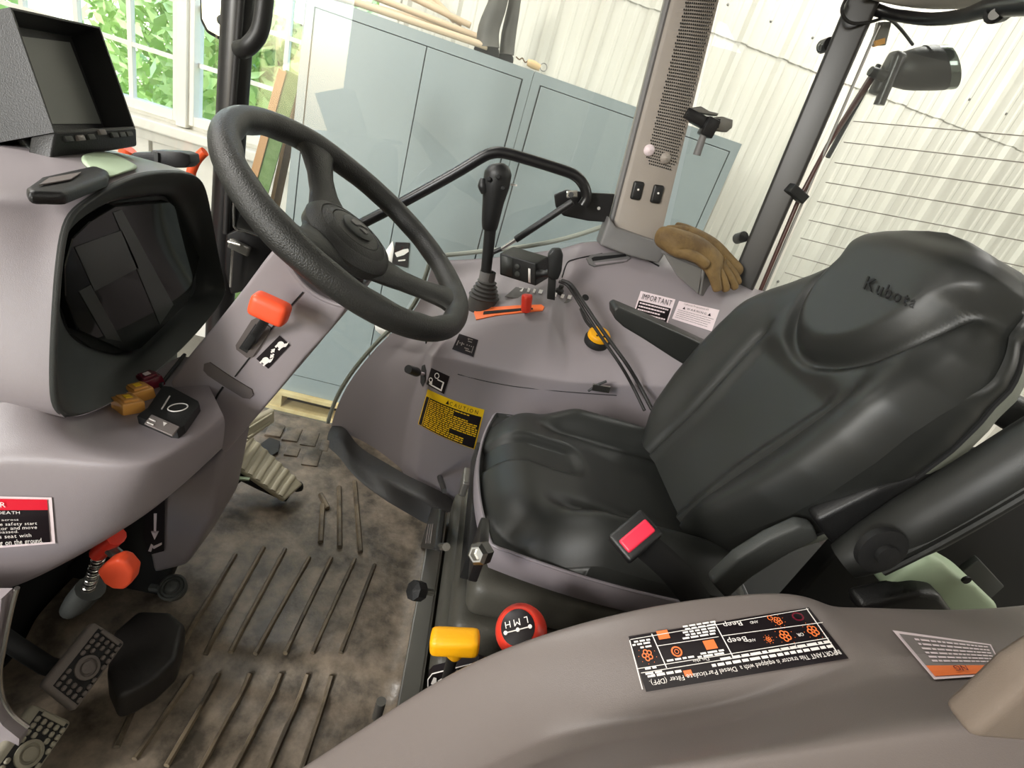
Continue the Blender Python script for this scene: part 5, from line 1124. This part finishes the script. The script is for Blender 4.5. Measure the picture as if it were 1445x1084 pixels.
for k in range(7):
    v = .08 + k * .13
    MB().sweep([f(.04, v + .05, .001), f(.5, v, .002), f(.55, v, .002), f(.97, v - .03, .001)], [(.0065, .003)] * 4, 6, up=n).build('tread_bar', pedalm, ac)
MB().prism([PP(x, y, p0 + np.array([-.03, .02, .05]), nrm([.75, -.5, .4])) for x, y in ((306, 626), (352, 596), (388, 578), (388, 596), (352, 622), (316, 648))], (-.012, .006, 0), bev=.004).build('upper_pad', pedalm, ac)
for a, b in (((322, 638), (350, 621)), ((350, 618), (382, 596)), ((352, 604), (384, 584))): MB().sweep([PP(*a, p0 + np.array([-.026, .016, .05]), nrm([.75, -.5, .4])), PP(*b, p0 + np.array([-.026, .016, .05]), nrm([.75, -.5, .4]))], .003, 6).build('tread_bar', pedalm, ac)
MB().sweep([f(.1, .1, -.03), f(.3, .6, -.035), f(.5, 1.0, -.03)], [.018, .016, .014], 10).build('pedal_frame', matte, ac)
MB().sweep([f(.9, .97, -.02), f(1.05, 1.0, -.022)], .012, 12).build('pedal_roller', matte, ac)
MB().sweep([f(-.05, .1, -.02), f(-.1, .35, -.03)], .014, 12).build('pedal_hinge', matte, ac)
MB().box(f(-.12, .35, -.01), (.03, .008, .004), ax=(1, .2, 0)).build('spring_clip', mint, ac, smooth=False)
MB().prism([P(x, y, y=.668) for x, y in ((30, 850), (120, 780), (205, 715), (240, 705), (245, 800), (225, 850), (150, 880), (105, 925), (20, 930))], (0, .03, 0), bev=.004).build('pedal_box', matte, cab)
# tilt lever with spring under the dashboard
tv = thing('tilt_lever', 'red-orange lever cap with a coil spring hanging under the dashboard', 'lever', P(140, 800, y=.47))
MB().sweep([P(165, 757, y=.47), P(150, 770, y=.47), P(140, 780, y=.47)], [(.012, .010)] * 3, 12).build('lever_block', red, tv)
MB().sweep([P(156, 775, y=.465), P(168, 785, y=.46)], .007, 10).build('stalk', steel2, tv)
MB().prism([P(x, y, y=.455) for x, y in ((150, 792), (164, 780), (178, 774), (190, 778), (201, 792), (198, 808), (188, 817), (172, 816), (160, 808))], (0, -.018, 0), bev=.008, seg=4).build('lever_cap', orange, tv)
c0, c1 = P(140, 784, y=.48), P(123, 836, y=.50); d = nrm(c1 - c0); e1 = nrm(np.cross(d, [0, 1, 0])); e2 = np.cross(d, e1); L = np.linalg.norm(c1 - c0)
MB().sweep([c0 + d * L * k / 168 + (e1 * math.cos(k * 6.283 / 12) + e2 * math.sin(k * 6.283 / 12)) * .0065 for k in range(169)], .0014, 6).build('coil_spring', metal, tv)
MB().sweep([c0, c1], .0045, 8).build('spring_core', matte, tv)
MB().sweep([P(128, 830, y=.5), P(112, 848, y=.5), P(98, 862, y=.5)], [.018, .017, .012], 14, smooth=3).build('rubber_boot', hoodgrey, tv)
fb = thing('foot_button', 'round ribbed rubber foot button below the tilt label', 'button', P(243, 832, y=.60))
c = P(243, 829, y=.60); MB().lathe(c, (.1, -.5, .85), [(.019, -.02), (.021, .0), (.018, .004), (.016, .002), (.013, .007), (.011, .005), (.008, .009), (0, .010)], 24).build('button_boot', hoodgrey, fb)
MB().sweep([P(212, 829, y=.6), P(235, 832, y=.6)], .006, 8).build('button_arm', hoodgrey, fb)
MB().prism([P(x, y, z=.05) for x, y in ((160, 890), (195, 860), (240, 862), (262, 880), (250, 930), (220, 958), (190, 975), (165, 985), (150, 950))], (0, 0, -.06), bev=.02, seg=4).build('footwell_hump', matplain, cab)
# ================================================================== ON THE DASH
mo = thing('hooded_monitor', 'black hooded camera monitor with a row of buttons on the dashboard', 'monitor', P(70, 240, x=-.5))
FA, FB, FC, FD = P(14, 10, x=-.52), P(141, 38, x=-.52), P(191, 181, x=-.47), P(76, 187, x=-.47)
mn = nrm(np.cross(FB - FA, FD - FA)); mn = mn if mn[0] > 0 else -mn
back = [p - mn * .10 for p in (FA, FB, FC, FD)]; scd = .036
def fr4(k, d): 
    c = (FA + FB + FC + FD) / 4; return [c + (p - c) * k - mn * d for p in (FA, FB, FC, FD)]
m = MB(); m.grid([fr4(.965, 0), fr4(1.0, .0), fr4(1.0, .10)], closed_u=True); m.grid([fr4(.965, 0), fr4(.90, scd)], closed_u=True)
b4 = fr4(1.0, .10); m.add(b4, [(0, 1, 2, 3)]); b5 = fr4(.90, scd); m.add(b5, [(0, 1, 2, 3)])
m.build('hood', black, mo, smooth=False)
sc4 = [b5[0] * .9 + b5[2] * .1, b5[1] * .93 + b5[3] * .07, b5[2] * .95 + b5[0] * .05, b5[3] * .93 + b5[1] * .07]
MB().prism([p + mn * .001 for p in sc4], mn * .001).build('screen', monscr, mo, smooth=False)
bz = [FD + (FD - FA) * .0 + mn * .002, FC + mn * .002, P(194, 206, x=-.468), P(72, 224, x=-.468)]
MB().prism(bz, -mn * .03, bev=.003).build('bezel', black, mo)
bq = lambda u, v, h: (bz[0] * (1 - u) + bz[1] * u) * (1 - v) + (bz[3] * (1 - u) + bz[2] * u) * v + mn * h
for u in (.13, .26, .38, .51, .67, .77, .87): MB().box(bq(u, .30 if u != .51 else .12, .001), (.011, .006, .005), ax=nrm(bz[1] - bz[0]), az=mn, bev=.001).build('button', hoodgrey if u not in (.51, .26) else greyp, mo)
MB().prism([P(-20, 80, x=-.56), P(0, 100, x=-.55), P(62, 222, x=-.50), P(52, 224, x=-.50), P(-20, 130, x=-.55)], (-.02, .01, 0), bev=.003).build('mount_arm', hoodgrey, mo)
MB().sweep([P(66, 222, x=-.50), P(66, 236, x=-.50), P(70, 242, x=-.5)], [.012, .010, .016], 14).build('mount_post', black, mo)
rm = thing('handheld_remote', 'black wedge-shaped handheld remote lying on the dashboard in front of the monitor', 'remote', P(95, 270, z=.78))
_q = [hit(BD, x_, y_)[0] for x_, y_ in ((95, 266), (80, 262), (70, 258), (60, 255), (50, 250), (40, 262), (110, 255))]; _q = [q_[2] for q_ in _q if q_ is not None]
qz = (max(_q) if _q else .76) + .012
tp = [P(x, y, z=qz) for x, y in ((35, 263), (57, 248), (132, 232), (154, 240), (152, 249), (92, 272), (40, 270))]
MB().prism(tp, (0, 0, -.012), bev=.005, seg=3).build('remote_body', black, rm)
MB().prism([P(x, y, z=qz + .001) for x, y in ((55, 262), (70, 252), (115, 244), (100, 254))], (0, 0, .001)).build('remote_top', greyp, rm, smooth=False)
ck = thing('clip_case', 'black flat oblong case on the far dash edge beside the monitor', 'case', P(224, 232, y=.95))
MB().prism([P(x, y, y=.90) for x, y in ((180, 222), (188, 215), (212, 215), (214, 212), (255, 214), (267, 218), (269, 230), (262, 237), (205, 237), (186, 231))], (0, .03, 0), bev=.006, seg=3).build('case_body', black, ck)
MB().box(P(221, 225, y=.898), (.006, .004, .022), ax=(1, 0, 0)).build('case_latch', hoodgrey, ck, smooth=False)
cl = thing('dash_cloth', 'pale green cloth spread on the dash top under the monitor', 'cloth', P(160, 238, y=.9))
MB().grid([[onsurf(x_, y_, .004, BD) for x_, y_ in r_] for r_ in (((112, 224), (140, 217), (168, 224), (190, 236)), ((118, 236), (145, 231), (168, 236), (196, 241)), ((130, 244), (146, 246), (160, 247), (178, 246)), ((140, 252), (148, 254), (155, 254), (162, 252)))]).build('cloth_sheet', mint, cl, sub=2, thick=.0015)
for (pts, lab, r) in ((((178, 240), (178, 220), (182, 210)), 'orange painted bar end showing beside the black clip case', .016), (((270, 242), (276, 228), (284, 218), (289, 214)), 'thin orange painted guard rail beside the front pillar', .010)):
    t = thing('orange_bar', lab, 'bar', P(*pts[0], y=1.25)); MB().sweep([P(*q_, y=1.25) for q_ in pts], r, 10, smooth=3).build('bar_tube', orangem, t)
    b_ = P(*pts[0], y=1.25); MB().sweep([b_, b_ + np.array([-.06, 0, -.5])], r, 10).build('bar_post', orangem, t)
# ================================================================== GLOVES
def skin(name, chains, m, par, sub=2):
    """one continuous body grown over joint chains [(point, radius), ...]; every chain after the first is rooted on a joint index of the first"""
    vs, es, rs = [], [], []
    for root, ch in chains:
        last = root
        for p, r in ch:
            vs.append(p); rs.append(r)
            if last is not None: es.append((last, len(vs) - 1))
            last = len(vs) - 1
    o_ = worg(par); me = bpy.data.meshes.new(name); me.from_pydata([tuple(float(c) for c in (p - np.array(o_))) for p in vs], es, [])
    me.materials.append(m); ob = bpy.data.objects.new(name, me); COL.objects.link(ob); ob.parent = par
    ob.modifiers.new('skin', 'SKIN')
    if not me.skin_vertices: 
        pass
    for i, r in enumerate(rs): d = me.skin_vertices[0].data[i]; d.radius = (r, r) if np.isscalar(r) else r; d.use_root = (i == 0)
    sb_ = ob.modifiers.new('sub', 'SUBSURF'); sb_.levels = sb_.render_levels = sub
    dg = bpy.context.evaluated_depsgraph_get(); me2 = bpy.data.meshes.new_from_object(ob.evaluated_get(dg)); ob.modifiers.clear(); ob.data = me2
    me2.polygons.foreach_set('use_smooth', [True] * len(me2.polygons)); return ob
def glove(lab, y, pts, name='leather_glove'):
    t = thing(name, lab, 'glove', P(*pts['palm'][0], y=y), 'leather gloves on the console')
    Q = lambda x, yy, dy=0: P(x, yy, y=y + dy)
    ch = [(None, [(Q(*p), r) for p, r in zip(pts['palm'], pts['pr'])])]
    nP = len(pts['palm'])
    for k, (root, f, r) in enumerate(pts['fingers']):
        ch.append((root, [(Q(a, b, d), r * (1 - .12 * i)) for i, (a, b, d) in enumerate(f)]))
    skin('glove_body', ch, leather, t)
    return t
glove('tan leather work glove lying on top, fingers hanging over the cup bin', 1.215, dict(
    palm=[(924, 331), (942, 336), (964, 341), (985, 350), (1000, 366)], pr=[.024, .030, .034, .034, .031],
    fingers=[(4, [(1005, 384, -.025), (1010, 398, -.03), (1013, 412, -.032)], .015), (4, [(1012, 380, -.005), (1020, 396, -.01), (1026, 412, -.012)], .0145), (4, [(1018, 376, .012), (1030, 392, .012), (1039, 409, .010)], .014), (4, [(1018, 368, .03), (1034, 384, .03), (1044, 402, .028)], .013), (2, [(962, 356, -.03), (985, 364, -.04), (1000, 376, -.04)], .015)]))
glove('second tan leather work glove beneath, its cuff against the rear pillar', 1.285, dict(
    palm=[(1045, 388), (1032, 376), (1016, 362), (1002, 348), (985, 336)], pr=[.022, .022, .026, .028, .026],
    fingers=[(4, [(968, 327, .0), (952, 324, 0), (938, 324, 0)], .014), (4, [(970, 333, -.01), (955, 332, -.01)], .013), (4, [(966, 322, .02), (952, 318, .02)], .012)]))
